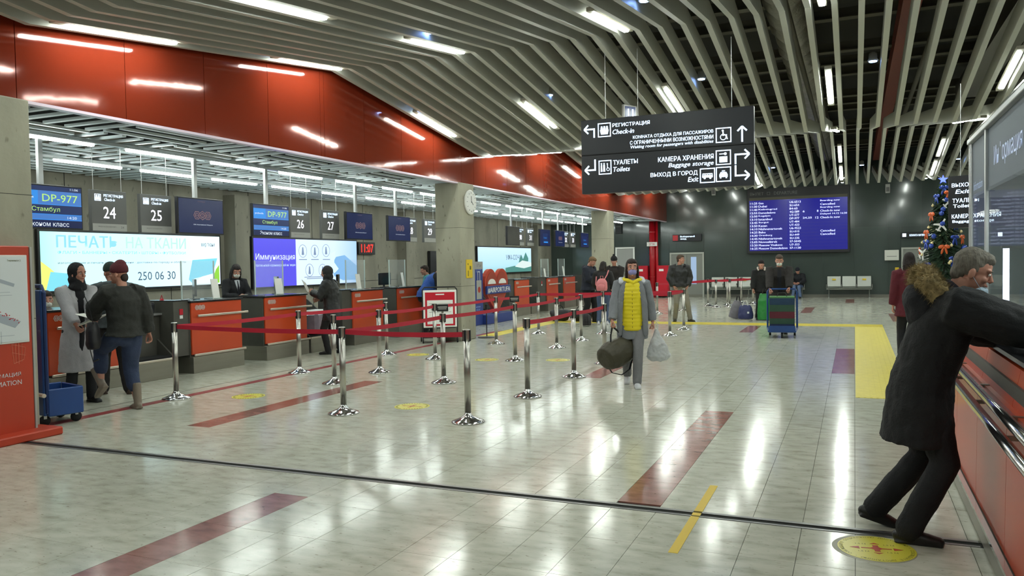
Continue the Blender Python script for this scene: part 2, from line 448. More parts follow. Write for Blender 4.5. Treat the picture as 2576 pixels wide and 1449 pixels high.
def sticker(x, y, label, rz=0.0, big=False, tick=0.0):
    t = thing('floor_sticker', label, 'floor sticker', (x, y, 0), rz, 'round distance stickers')
    if big:
        MB().lathe([(0.222, 0.0), (0.222, 0.0008)], (-0.012, 0, 0), 32).build('backing', 'sticker_grey', t)
    MB().lathe([(0.205, 0.0), (0.205, 0.0016)], n=32).build('disc', 'sticker_yellow', t)
    mb = MB(); mb.box((0, 0, 0.0021), (0.16, 0.012, 0.0008)); mb.box((0, 0, 0.0021), (0.03, 0.10, 0.0008))
    for s in (-1, 1):
        mb.prism([(s * 0.14, 0), (s * 0.09, 0.02), (s * 0.09, -0.02)], 0.0018, 0.0026)
        mb.prism([(0, s * 0.09), (0.025, s * 0.07), (-0.025, s * 0.07)], 0.0018, 0.0026)
    mb.box((0, 0, 0.0022), (0.05, 0.05, 0.0008), (0, 0, R(45)))
    mb.build('arrows', 'sticker_red', t)
    if big:
        ring = MB(); msg = 'СОБЛЮДАЙТЕ ДИСТАНЦИЮ • СОБЛЮДАЙТЕ СОЦИАЛЬНУЮ ДИСТАНЦИЮ • '
        for i, chh in enumerate(msg):
            if chh == ' ': continue
            a = -2 * PI * i / len(msg)
            cu = bpy.data.curves.new('c', 'FONT'); cu.body = chh; cu.size = 0.026; cu.align_x = 'CENTER'; cu.resolution_u = 1
            to = bpy.data.objects.new('t', cu); me0 = to.to_mesh()
            M3 = Matrix.Rotation(a - PI / 2, 3, 'Z'); c0 = V((0.176 * math.cos(a), 0.176 * math.sin(a), 0.0022))
            ring._add([M3 @ v.co + c0 for v in me0.vertices], [tuple(p.vertices) for p in me0.polygons])
            to.to_mesh_clear(); bpy.data.objects.remove(to); bpy.data.curves.remove(cu)
        ring.build('lettering', 'sticker_ink', t)
        for sx in (-1, 1):
            for sy in (-1, 1): text_mesh('lettering', '1,5 М', 'sticker_ink', t, sx * 0.075, sy * 0.06, 0.055, 0.022, 0.0018)
    else:
        r = MB(); n = 36
        for i in range(n):
            if i % 9 == 8: continue
            a = 2 * PI * i / n; r.box((0.178 * math.cos(a), 0.178 * math.sin(a), 0.0021), (0.02, 0.014, 0.0008), (0, 0, a))
        r.build('border_marks', 'sticker_ink', t)
sticker(0.11, 4.90, 'large yellow round distance sticker beside the leaning man\'s shoe', R(8), True)
sticker(-7.14, 8.01, 'yellow distance sticker near the first barrier post by the red line')
sticker(-4.74, 8.03, 'yellow distance sticker between the two front barrier posts')
sticker(-5.79, 12.34, 'faint yellow distance sticker deeper in the queue lane, left one')
sticker(-4.60, 12.62, 'faint yellow distance sticker deeper in the queue lane, right one')
sticker(-7.35, 12.7, 'faint yellow distance sticker close to the red line beyond the posts')

# ------------------------------------------------------------------ columns
for i, (y0, y1) in enumerate(((4.85, 5.56), (15.14, 15.83), (26.22, 26.95))):
    c = MB()
    c.box((-7.97, (y0 + y1) / 2, 1.69), (0.59, y1 - y0, 3.38), bev=0.012)
    o = struct(c.build('trim_%d' % (i + 2), 'concrete'))
    g = MB()
    for z in (1.17, 2.42): g.box((-7.97, (y0 + y1) / 2, z), (0.592, y1 - y0 + .002, 0.006))
    g.build('formwork_joint', 'joint_black', o)

# ------------------------------------------------------------------ walls
def panels(parent, fr, x0, x1, z0, z1, dx, dz, m='panel_green', gap=0.008, skip=()):
    cache = {}
    x = x0
    while x < x1 - 0.01:
        xe = min(x + dx, x1); z = z0
        while z < z1 - 0.01:
            ze = min(z + dz, z1)
            cut = [(x, xe, z, ze)]
            for (a, b, c, d) in skip:
                nn = []
                for (p, q, r_, s_) in cut:
                    if a >= q or b <= p or c >= s_ or d <= r_: nn.append((p, q, r_, s_)); continue
                    if a > p: nn.append((p, a, r_, s_))
                    if b < q: nn.append((b, q, r_, s_))
                    if d < s_: nn.append((max(a, p), min(b, q), d, s_))
                    if c > r_: nn.append((max(a, p), min(b, q), r_, c))
                cut = nn
            for (p, q, r_, s_) in cut:
                if q - p < .03 or s_ - r_ < .03: continue
                o = MB().box((0, 0, 0.01), (q - p - gap, s_ - r_ - gap, 0.02)).build('panel', m, parent)
                o.matrix_local = fr @ Matrix.Translation(((p + q) / 2, (r_ + s_) / 2, 0))
            z = ze
        x = xe
wb = struct(MB().box((-3.45, YB + 0.12, 3.2), (20.1, 0.16, 6.4)).build('wall_back', 'panel_green_dark'))
fr = FY((0, YB + 0.04, 0))
doors_skip = [(-10.1, -9.15, 0, 2.3), (-7.6, -6.05, 0, 2.02), (1.72, 2.75, 0, 2.02)]
panels(wb, fr, -13.4, XR, 0.12, 5.6, 1.22, 2.74, skip=doors_skip)
struct(MB().box((-3.4, YB + 0.01, 0.06), (19.8, 0.03, 0.12)).build('baseboard_back', 'grey_line'))
def wall_door(n, x0, x1, h, light, leaf='door_grey', frame_m='door_frame'):
    d = bpy.data.objects.new('door_%d' % n, None); C.objects.link(d); d.location = (0, YB + 0.03, 0); struct(d)
    f = MB(); t = 0.07
    f.box((x0 + t / 2, -0.02, h / 2), (t, 0.06, h)); f.box((x1 - t / 2, -0.02, h / 2), (t, 0.06, h)); f.box(((x0 + x1) / 2, -0.02, h - t / 2), (x1 - x0 - 2 * t, 0.06, t))
    f.build('door_frame', frame_m, d)
    w_ = x1 - x0 - 2 * t
    nl = 2 if w_ > 1.2 else 1
    for k in range(nl):
        a = x0 + t + w_ * k / nl; b = x0 + t + w_ * (k + 1) / nl
        lf = MB().box(((a + b) / 2, 0.0, (h - t) / 2), (b - a - 0.01, 0.04, h - t - 0.01)).build('door_leaf', leaf, d)
        MB().tube([((b - 0.08 if k == 0 else a + .08), -0.03, 0.98), ((b - 0.08 if k == 0 else a + .08), -0.07, 0.98), ((b - 0.18 if k == 0 else a + .18), -0.07, 0.98)], 0.01, 6).build('door_handle', 'chrome', lf)
        if light and k == nl - 1:
            MB().box((a + 0.30, -0.025, 1.18), (0.24, 0.012, 1.2)).build('glass', 'door_glass', lf)
wall_door(1, -7.58, -6.07, 1.98, True)
wall_door(2, -10.08, -9.18, 2.28, False, leaf='sign_lower', frame_m='white_print')
wall_door(3, 1.74, 2.72, 2.0, False)
# left side: concrete wall behind the desks
wl = struct(MB().box((-13.32, 16.3, 2.12), (0.2, 38.6, 4.24)).build('wall_left', 'concrete_wall'))
for y in [3.0 + 2.4 * i for i in range(14)]:
    MB().box((-13.217, y, 1.75), (0.006, 0.012, 3.4)).build('formwork_joint', 'joint_black', wl)
MB().box((-13.217, 16.3, 1.2), (0.006, 38, 0.012)).build('formwork_joint', 'joint_black', wl)
for (ya, yb) in ((23.6, 24.4),):
    MB().box((-13.15, (ya + yb) / 2, 1.05), (0.1, yb - ya, 2.1)).build('doorway', 'black_metal', wl)
for ya in (14.4, 21.9, 33.2):
    MB().box((-13.05, ya, 1.65), (0.34, 0.45, 3.3)).build('pilaster', 'concrete_wall', wl)
struct(MB().box((XR + 0.08, 16.3, 3.2), (0.16, 38.6, 6.4)).build('wall_right', 'panel_green'))
struct(MB().box((-3.45, YF - 0.08, 3.2), (20.1, 0.16, 6.4)).build('wall_front', 'panel_green'))

# ------------------------------------------------------------------ fascia over the check-in hall
SEC = [(-5.2, 4.05), (0.15, 4.71), (5.45, 4.09), (10.52, 4.71), (15.9, 3.99), (21.5, 4.76), (27.1, 3.92), (YB, 5.1)]
def zc(y):
    for (a, za), (b, zb) in zip(SEC[:-1], SEC[1:]):
        if a <= y <= b: return za + (zb - za) * (y - a) / (b - a)
    return SEC[-1][1]
fas = struct(MB().box((-7.86, 16.3, 4.9), (0.12, 38.6, 3.0)).build('trim_5', 'black_metal'))
ys = sorted(set([YF + 1.22 * i for i in range(33)] + [s_[0] for s_ in SEC if YF < s_[0] < YB] + [YB]))
ys2 = [ys[0]]
for y in ys[1:]:
    if y - ys2[-1] < 0.3 and y not in [s_[0] for s_ in SEC]: continue
    ys2.append(y)
for a, b in zip(ys2[:-1], ys2[1:]):
    if b > YB + .01: continue
    g = 0.004; x0, x1 = -7.79, -7.70
    P = []
    zb = 3.38
    for X in (x0, x1):
        P += [V((X, a + g, zb)), V((X, b - g, zb)), V((X, b - g, zc(b) + 0.22)), V((X, a + g, zc(a) + 0.22))]
    mb = MB(); mb._add(P, [(3, 2, 1, 0), (4, 5, 6, 7), (0, 1, 5, 4), (1, 2, 6, 5), (2, 3, 7, 6), (3, 0, 4, 7)])
    mb.build('fascia_panel', 'fascia', fas)
MB().box((-7.75, 16.3, 3.365), (0.10, 38.6, 0.03)).build('edge_trim', 'fascia_edge', fas)

# ------------------------------------------------------------------ hall ceiling of folded slats
ceil = struct(MB().box(((-7.8 + XR) / 2, 16.3, 6.45), (XR + 7.8, 38.6, 0.1)).build('ceiling', 'plenum'))
SP = 0.304
nsl = int((XR + 7.6) / SP)
def slat_mesh():
    mb = MB(); hw = 0.036; D = 0.25
    rings = []
    for y, z in SEC:
        if y < YF: y, z = YF, zc(YF)
        rings.append([V((-hw, y, z)), V((hw, y, z)), V((hw, y, z + D)), V((-hw, y, z + D))])
    n = 4; P = [p for r_ in rings for p in r_]; F = []
    for i in range(len(rings) - 1):
        for j in range(4): F.append((i * 4 + j, (i + 1) * 4 + j, (i + 1) * 4 + (j + 1) % 4, i * 4 + (j + 1) % 4))
    F += [(0, 1, 2, 3), tuple((len(rings) - 1) * 4 + j for j in (3, 2, 1, 0))]
    mb._add(P, F); me = mb.mesh('slat'); me.materials.append(MATS['slat']); return me
sm_ = slat_mesh()
for i in range(nsl + 1):
    o = link('slat', sm_, ceil); o.location = (-7.505 + SP * i, 0, 0)
# what shows between the slats: beams, pipes, foil duct, red duct
for i in range(24):
    y = -2 + 1.58 * i
    b = MB(); b.box((-0.6, y, 5.75 + 0.1 * (i % 3)), (14.2, 0.10, 0.16)); b.box((-0.6, y, 5.66 + 0.1 * (i % 3)), (14.2, 0.2, 0.02))
    b.build('beam', 'plenum_beam', ceil)
for i, x in enumerate((-6.5, -4.2, -0.9, 1.2, 3.2, 5.0)):
    p = MB(); p.smooth = True; p.tube([(x, YF, 5.3), (x, YB, 5.3)], 0.05, 8); p.build('pipe', 'plenum_beam', ceil)
for x, r_ in ((-1.0, 0.30), (4.3, 0.3)):
    p = MB(); p.smooth = True
    pts = [(x + 0.04 * math.sin(i * 1.3), YF + 1 + 0.16 * i, 5.75) for i in range(225)]
    p.tube(pts, [r_ * (1 + 0.05 * (i % 2) + 0.03 * math.sin(i * .9)) for i in range(225)], 12); p.build('foil_duct', 'duct_foil', ceil)
MB().box((0.80, 16, 5.55), (0.26, 36, 0.35)).build('red_duct', 'duct_red', ceil)
MB().box((2.4, 12.5, 5.4), (0.5, 17, 0.3)).build('cable_tray', 'steel_dark', ceil)

# hall linear lights
def linear_light_proto():
    t = thing('linear_light', 'x', 'ceiling light')
    L = 1.42
    mb = MB(); mb.box((0, 0, 0.05), (0.10, L + 0.35, 0.05), bev=.006); mb.build('housing', 'lamp_body', t)
    mb = MB(); mb.box((0, 0, 0.012), (0.072, L, 0.03), bev=.01); mb.build('diffuser', 'tube_hall', t)
    return t
lp = linear_light_proto(); first = True
colx = [-7.338, -5.21, -2.778, -0.346, 2.086, 4.52]
cname = ['row above the orange fascia', 'second row from the orange fascia', 'row in line with the direction sign', 'central row', 'row over the information desk', 'far right row']
rows = [-1.3, 1.2, 6.47, 9.77, 13.62, 17.0, 19.9, 23.65, 25.75, 29.0, 32.2]
for ci, cx in enumerate(colx):
    for ri, yy in enumerate(rows):
        o = lp if first else dup(lp); first = False
        z = zc(yy); s_ = (zc(yy + .3) - zc(yy - .3)) / .6
        o.location = (cx + 0.0, yy, z - 0.01); o.rotation_euler = (math.atan(s_), 0, 0)
        o['label'] = '%s slim linear light of the %s' % (ORD[ri], cname[ci]); o['group'] = 'linear lights between the hall ceiling slats'
# blue-white spots
sp = thing('ceiling_spotlight', 'x', 'spotlight')
mb = MB(); mb.smooth = True; mb.lathe([(0.02, 0.16), (0.055, 0.14), (0.06, 0.06), (0.07, 0.05), (0.07, 0.03)], n=14); mb.build('housing', 'lamp_body', sp)
MB().lathe([(0.055, 0.02), (0.055, 0.035)], n=14).build('lens', 'spot_blue', sp)
first = True
for (x, y) in [(-7.28, 9.1), (-5.0, 9.1), (-7.28, 12.82), (-4.75, 12.82), (-2.2, 12.82), (0.26, 12.83), (-4.47, 24.9), (-2.2, 24.9), (0.21, 25.2), (2.64, 25.15), (2.7, 12.83), (-2.2, 9.1), (0.26, 9.1)]:
    o = sp if first else dup(sp); first = False
    o.location = (x, y, zc(y) + 0.06)
    o['label'] = 'blue white round spotlight in the %s crosswise row of spotlights, %s from the left' % ({9.1: 'nearest', 12.82: 'middle', 12.83: 'middle'}.get(y, 'far'), ['first', 'second', 'third', 'fourth', 'fifth', 'sixth'][sorted([-7.28, -4.9, -2.2, .23, 2.7], key=lambda q: q).index(min([-7.28, -4.9, -2.2, .23, 2.7], key=lambda q: abs(q - x)))]); o['group'] = 'spotlights between the hall ceiling slats'

# ------------------------------------------------------------------ ceiling over the desks
dc = struct(MB().box((-10.6, 16.3, 4.25), (5.4, 38.6, 0.06)).build('ceiling', 'plenum_dark'))
BS = 1.42; strips = []
ny = 0
y = 4.5
while y < YB - 0.3:
    nx = 0; x = -13.15
    while x < -7.95:
        hz = (nx + ny) % 2 == 0
        n = 5
        for k in range(n):
            t = (k + .5) / n
            if hz: strips.append((x + BS / 2, y + BS * t, BS - 0.01, 0.062))
            else: strips.append((x + BS * t, y + BS / 2, 0.062, BS - 0.01))
        x += BS; nx += 1
    y += BS; ny += 1
strips = [(max(-13.2, a - c / 2), min(-7.95, a + c / 2), b - d / 2, min(YB - .01, b + d / 2)) for a, b, c, d in strips]
strips = [s_ for s_ in strips if s_[1] - s_[0] > .03 and s_[3] - s_[2] > .03]
strips.sort(key=lambda s_: s_[2] ** 2 + s_[0] ** 2)
sc_cache = {}
rest = MB()
for i, (a, b, c, d) in enumerate(strips):
    horiz = (b - a) > (d - c)
    z = 3.41
    if i < 298:
        key = (round(b - a, 2), round(d - c, 2))
        if key not in sc_cache:
            me = MB().box((0, 0, 0.015), (b - a, d - c, 0.03)).mesh('strip'); me.materials.append(MATS['grid_strip']); sc_cache[key] = me
        o = link('strip', sc_cache[key], dc); o.location = ((a + b) / 2, (c + d) / 2, z)
    else: rest.box(((a + b) / 2, (c + d) / 2, z + .015), (b - a, d - c, 0.03))
o = rest.build('strip', 'grid_strip', dc); o['kind'] = 'stuff'
for x, nm in ((-9.4, 'front'), (-11.15, 'rear')):
    MB().box((x, 20, 3.375), (0.09, 31, 0.05), bev=.005).build('lamp_track', 'alu', dc)
dl = thing('linear_light', 'x', 'ceiling light')
MB().box((0, 0, 0.03), (0.10, 1.3, 0.03), bev=.005).build('housing', 'alu', dl)
MB().box((0, 0, 0.0), (0.075, 1.2, 0.04), bev=.012).build('diffuser', 'tube_desk', dl)
first = True
for x, nm, ys_ in ((-9.4, 'front', [5.5, 7.1, 8.84, 10.45, 12.1, 13.8, 15.5, 17.15, 18.8, 20.5, 22.2, 23.8, 25.5, 27.1, 28.8, 30.5, 32.1, 33.7]), (-11.15, 'rear', [5.8, 7.4, 9.05, 10.65, 12.3, 14.0, 15.7, 17.5, 19.2, 20.9, 22.6, 24.2, 25.9, 27.5, 29.2, 30.8, 32.4, 34.0])):
    for i, yy in enumerate(ys_):
        o = dl if first else dup(dl); first = False
        o.location = (x, yy, 3.33)
        o['label'] = '%s bright tube light of the %s row over the desks' % (ORD[i], nm); o['group'] = 'tube lights over the check-in desks'
# ------------------------------------------------------------------ screen and sign materials
mat('scr_azure', '2A8FEA', 0.3, emit=0.9)
mat('scr_blue', '4C86D8', 0.3, emit=0.75)
mat('scr_navy', '16306E', 0.3, emit=0.55)
mat('scr_deep', '14265C', 0.25, emit=0.55)
mat('scr_teal', '2E7FA0', 0.3, emit=0.7)
mat('scr_lime', 'B9E87A', 0.4, emit=1.0)
mat('scr_white', 'E8F4FF', 0.4, emit=1.0)
mat('scr_logo', '8C6E74', 0.4, emit=0.6)
mat('ad_white', 'D8F6FF', 0.3, emit=1.55)
mat('ad_cyan', '7FD8F2', 0.3, emit=1.1)
mat('ad_text', '8FD6E8', 0.3, emit=1.1)
mat('ad_text2', 'B9E5DC', 0.3, emit=1.1)
mat('ad_phone', '55708A', 0.3, emit=0.6)
mat('ad_green', '9BE04A', 0.3, emit=0.9)
mat('ad_yellow', 'E6F07A', 0.3, emit=1.1)
mat('ad_violet', '5A55E8', 0.3, emit=1.0)
mat('ad_ice', 'C9E6FA', 0.3, emit=1.25)
mat('ad_blue2', '86BCEE', 0.3, emit=0.9)
mat('ad_line', '8FA6CC', 0.3, emit=0.7)
mat('ad_sea', '5FA39A', 0.3, emit=0.7)
mat('ad_ship', 'DDEDEB', 0.3, emit=1.0)
mat('board_blue', '151590', 0.25, emit=0.8)
mat('board_blue2', '23208A', 0.25, emit=0.8)
mat('board_text', 'C8D0FF', 0.4, emit=1.7)
mat('board_head', '6A6A68', 0.5)
mat('led_red', 'FF2A20', emit=2.2)
mat('sticker_white', 'E8E8E8', 0.5)

def hexring(mb, cx, cy, r, t, z0, z1, n=6, ph=0.0):
    for i in range(n):
        a = 2 * PI * i / n + ph; b = 2 * PI * (i + 1) / n + ph
        P = [V((cx + rr * math.cos(q), cy + rr * math.sin(q), z)) for z in (z0, z1) for (rr, q) in ((r, a), (r, b), (r - t, b), (r - t, a))]
        mb._add(P, [(3, 2, 1, 0), (4, 5, 6, 7), (0, 1, 5, 4), (1, 2, 6, 5), (2, 3, 7, 6), (3, 0, 4, 7)])
def logo(parent, m, cx, cy, r, z, name='emblem'):
    mb = MB()
    for k in (-1, 0, 1):
        hexring(mb, cx + k * r * 1.55, cy, r, r * .2, z, z + .002, 6, PI / 6 if k == 0 else 0)
        hexring(mb, cx + k * r * 1.55, cy, r * .55, r * .18, z, z + .002, 10)
    mb.box((cx - 1.55 * r, cy, z + .001), (r * .7, r * .16, .002)); mb.box((cx, cy, z + .001), (r * .14, r * .8, .002)); mb.box((cx + 1.55 * r, cy, z + .001), (r * .7, r * .16, .002))
    return mb.build(name, m, parent)
# every board is built in its own frame: x right, y up, z towards the viewer, origin at its lower left corner
def rect(parent, name, m, x0, y0, x1, y1, z, t=0.002):
    return MB().box(((x0 + x1) / 2, (y0 + y1) / 2, z + t / 2), (x1 - x0, y1 - y0, t)).build(name, m, parent)

# ------------------------------------------------------------------ check-in desks
def desk(y, label, dark_left=False, w=1.15, lw=0.3, sticker_=False):
    # local: x along the front, y into the desk, z up
    t = thing('check_in_desk', label, 'desk', (-9.55, y, 0), PI / 2, 'orange check-in desks')
    b = MB(); b.box((w / 2, 0.36, 0.68), (w, 0.66, 0.86), bev=.004); b.build('body', 'desk_dark', t)
    b = MB(); b.box((w / 2 + .01, 0.015, 0.70), (w - 0.02, 0.03, 0.82), bev=.004); b.build('front_panel', 'desk_orange', t)
    b = MB(); b.box((w / 2, 0.33, 1.128), (w + .02, 0.72, 0.028), bev=.004); b.build('desk_top', 'desk_top', t)
    b = MB(); b.box((w / 2, 0.30, 0.13), (w, 0.68, 0.26), bev=.006); b.build('plinth', 'plinth_steel', t)
    for z, x0, x1, nm in ((0.90, 0.12, w + 0.12, 'bumper_rail'), (0.285, 0.03, w + 0.05, 'bumper_rail')):
        b = MB(); b.box(((x0 + x1) / 2, -0.035, z), (x1 - x0, 0.025, 0.035), bev=.006)
        b.box((x0 + 0.1, -0.012, z), (0.03, 0.03, 0.02)); b.box((w - 0.1, -0.012, z), (0.03, 0.03, 0.02))
        b.build(nm, 'rail_metal', t)
    lg = logo(t, 'white_paint', 0, 0, 0.042, 0.0); lg.matrix_local = Matrix.Translation((0.20, -0.002, 1.03)) @ Matrix.Rotation(PI / 2, 4, 'X')
    if dark_left:
        b = MB(); b.box((-lw / 2, 0.34, 0.72), (lw, 0.60, 0.86), bev=.004); b.build('side_cabinet', 'desk_dark', t)
        MB().box((-lw / 2, 0.33, 1.155), (lw, 0.62, 0.012)).build('cabinet_top', 'desk_top', t)
        if sticker_:
            MB().box((-lw / 2, 0.037, 0.98), (0.07, 0.006, 0.09)).build('notice_sticker', 'red_box', t)
            MB().box((-lw / 2, 0.037, 0.90), (0.06, 0.006, 0.05)).build('notice_sticker', 'sticker_white', t)
    return t
def conveyor(y, w, label):
    t = thing('baggage_conveyor', label, 'conveyor', (-9.55, y, 0), PI / 2, 'low baggage conveyors between the desks')
    n = max(1, round(w / 0.62)); a = w / n
    for i in range(n):
        MB().box((a * (i + .5), 0.30, 0.135), (a - 0.012, 0.66, 0.27), bev=.006).build('plinth', 'plinth_steel', t)
    MB().box((w / 2, 0.75, 0.30), (w - .02, 1.45, 0.05)).build('belt', 'rubber', t)
    MB().box((w / 2, -0.02, 0.285), (w, 0.04, 0.035), bev=.008).build('bumper_rail', 'rail_metal', t)
    P = [(0.02, 0.32), (1.4, 0.32), (1.4, 0.98), (0.85, 0.98)]
    for X in (0.01, w - 0.04):
        b = MB(); b.prism([(p[0], p[1]) for p in P], 0, 0.03, Matrix(((0, 0, 1, X), (1, 0, 0, 0), (0, 1, 0, 0), (0, 0, 0, 1))))
        b.build('side_panel', 'desk_dark', t)
    MB().box((w / 2, 1.42, 0.62), (w, 0.05, 0.64)).build('back_panel', 'desk_dark', t)
    MB().box((w / 2, 0.6, 0.335), (w * .8, 0.5, 0.012)).build('scale_plate', 'steel_dark', t)
    return t
desk(5.35, 'orange check-in desk hidden behind the grey coated woman', True)
desk(7.05, 'orange check-in desk seen behind the red hatted walker\'s legs', w=1.15)
conveyor(8.25, 0.9, 'low steel baggage conveyor left of the first fully visible orange desk')
desk(9.47, 'first fully visible orange check-in desk, dark side cabinet with red notice', True, 1.13, .3, True)
desk(11.17, 'orange check-in desk in front of the standing uniformed clerk', w=1.18)
conveyor(12.42, 1.08, 'low steel baggage conveyor holding the wrapped pale suitcase')
desk(13.85, 'orange check-in desk beside the customer in the black quilted coat', True, 1.17, .3)
desk(15.62, 'orange check-in desk just left of the second concrete column', w=1.12)
conveyor(16.85, 1.0, 'low steel baggage conveyor half hidden by the second concrete column')
conveyor(21.15, 0.9, 'low steel baggage conveyor behind the orange heart stand')
desk(22.46, 'orange check-in desk just right of the orange heart photo stand', True, 1.18, .35)
conveyor(23.75, 0.7, 'low steel baggage conveyor past the heart stand desk')
desk(25.24, 'orange check-in desk with white round sign on dark side cabinet', True, 1.12, .75, True)
desk(26.92, 'orange check-in desk behind the lying black duffel bags', w=1.3)
conveyor(28.35, 0.9, 'far low steel conveyor near the third concrete column')
desk(29.7, 'farthest orange check-in desk behind the group of three people', True, 1.15, .3)

# desk-top items
def screen_guard(y, x, h, w_, label):
    t = thing('clear_screen', label, 'screen guard', (x, y, 1.142), PI / 2, 'clear protective screens on the desks')
    MB().box((0, 0, h / 2 + .01), (w_, 0.008, h)).build('pane', 'clear', t)
    for s in (-1, 1): MB().box((s * w_ / 2, 0, h / 2 + .01), (0.022, 0.02, h), bev=.003).build('edge_strip', 'clear_edge', t)
    b = MB()
    for s in (-1, 1): b.box((s * w_ * .3, 0, 0.006), (0.06, 0.12, 0.012))
    b.build('foot', 'alu', t)
    return t
screen_guard(9.9, -9.8, 0.62, 0.7, 'clear plastic screen on the first fully visible orange desk')
screen_guard(11.62, -9.8, 0.62, 0.75, 'clear plastic screen in front of the uniformed clerk')
screen_guard(14.35, -9.8, 0.62, 0.7, 'clear plastic screen on the desk beside the black coated customer')
screen_guard(16.05, -9.8, 0.62, 0.7, 'clear plastic screen on the desk left of the second column')
screen_guard(25.7, -9.8, 0.62, 0.7, 'clear plastic screen on the desk with the white round sign')
screen_guard(27.4, -9.8, 0.62, 0.7, 'clear plastic screen on the desk behind the duffel bags')
def info_card(y, x, w_, h, tilt, label):
    t = thing('price_card', label, 'notice card', (x, y, 1.142), PI / 2 + tilt, 'white notice cards standing on the desks')
    b = MB(); b.box((0, 0.02, h / 2), (w_, 0.012, h), (R(-8), 0, 0)); b.build('card', 'white_print', t)
    b = MB(); b.box((0, 0.02, .01), (w_ * .9, 0.1, 0.012)); b.build('foot', 'clear_edge', t)
    b = MB(); random.seed(3)
    for r_ in range(6):
        for c_ in range(3):
            if random.random() < .75: b.box(((c_ - 1) * w_ * .28, -0.003 + 0.019 * 1.0 - 0.0115 - 0.001 * r_ * 0, h * .15 + r_ * h * .12), (w_ * .2, 0.002, h * .05))
    o = b.build('printed_lines', 'sign_grey', t); o.location = (0, 0.0, 0); o.rotation_euler = (R(-8), 0, 0)
info_card(10.17, -9.68, 0.17, 0.33, 0.1, 'white notice card standing on the first fully visible orange desk')
info_card(11.75, -9.68, 0.16, 0.3, -0.2, 'white notice card on the clerk\'s desk beside the clear screen')
info_card(14.28, -9.66, 0.15, 0.33, 0.0, 'white notice card on the desk right of the black coated customer')
info_card(16.1, -9.66, 0.15, 0.33, 0.25, 'white notice card on the desk left of the second column')
info_card(25.4, -9.66, 0.13, 0.3, 0.0, 'white notice card on the desk with the white round sign')
info_card(27.3, -9.66, 0.13, 0.36, 0.0, 'tall white notice card on the desk behind the duffel bags')
def monitor(y, x, label, rz=0.0, w_=0.42):
    t = thing('monitor', label, 'monitor', (x, y, 1.142), PI / 2 + rz, 'black monitors on the desks')
    MB().box((0, 0, 0.19), (w_, 0.035, 0.28), bev=.006).build('panel', 'black_gloss', t)
    MB().box((0, 0.02, 0.04), (0.05, 0.02, 0.08)).build('stand', 'black_metal', t)
    MB().box((0, 0.0, 0.006), (0.2, 0.14, 0.012)).build('foot', 'black_metal', t)
monitor(10.0, -9.98, 'black monitor on the first fully visible orange desk', 0.9, 0.3)
monitor(12.05, -10.0, 'black monitor at the right end of the clerk\'s desk', 0.9, 0.3)
monitor(14.0, -10.0, 'black monitor on the desk beside the black coated customer', 0.5, 0.35)
monitor(15.85, -10.02, 'wide black monitor on the desk left of the second column', 0.0, 0.5)
monitor(25.9, -10.0, 'black monitor on the desk with the white round sign', 0.3)
monitor(27.6, -10.0, 'black monitor on the desk behind the duffel bags', 0.3)
def office_chair(x, y, label, rz):
    t = thing('office_chair', label, 'chair', (x, y, 0), rz)
    b = MB(); b.smooth = True; b.box((0, 0, 0.50), (0.48, 0.46, 0.09), bev=.03); b.build('seat', 'seat_pad', t)
    b = MB(); b.smooth = False; b.box((0, 0.25, 0.86), (0.46, 0.07, 0.56), (R(-8), 0, 0), bev=.03); b.build('backrest', 'seat_pad', t)
    b = MB(); b.tube([(-.2, .28, .7), (-.2, .29, 1.13), (.2, .29, 1.13), (.2, .28, .7)], 0.014, 6); b.build('back_frame', 'black_metal', t)
    b = MB(); b.cyl((0, 0, 0.09), (0, 0, 0.46), 0.028, 10)
    for k in range(5): a = 2 * PI * k / 5; b.box((.14 * math.cos(a), .14 * math.sin(a), .08), (.28, .03, .03), (0, 0, a))
    b.build('base', 'alu', t)
    for k in range(5):
        a = 2 * PI * k / 5; b = MB(); b.cyl((.27 * math.cos(a), .27 * math.sin(a) - .015, .033), (.27 * math.cos(a), .27 * math.sin(a) + .015, .033), .032, 10); b.build('caster', 'rubber', t)
    for s in (-1, 1): MB().box((s * .27, 0.02, .68), (.04, .26, .03), bev=.01).build('armrest', 'black_metal', t)
mat('seat_pad', '24252A', 0.8)
office_chair(-10.25, 8.95, 'black office chair with pale backrest frame left of the first full orange desk', R(-100))
t = thing('red_bag', 'small red bag by the office chair behind the desks', 'bag', (-9.96, 9.3, 0.98), 0)
b = MB(); b.smooth = True; b.ell((0, 0, .1), (.05, .06, .11)); b.build('bag_body', 'red_box', t)
b = MB(); b.tube([(-.03, 0, .19), (0, 0, .26), (.03, 0, .19)], .006, 6); b.build('strap', 'red_paint', t)
o = MB().box((-10.05, 9.0, 0.955), (0.45, 0.62, 0.03)).build('side_counter', 'alu'); tag(o, 'narrow pale counter shelf behind the office chair desk', 'shelf')
MB().box((0, 0, 0), (0.03, 0.5, 0.9)).build('shelf_support', 'desk_dark', o).location = (-10.3, 9.0, 0.5)
MB().box((0, 0, 0), (0.03, 0.5, 0.9)).build('shelf_support', 'desk_dark', o).location = (-9.9, 9.0, 0.5)

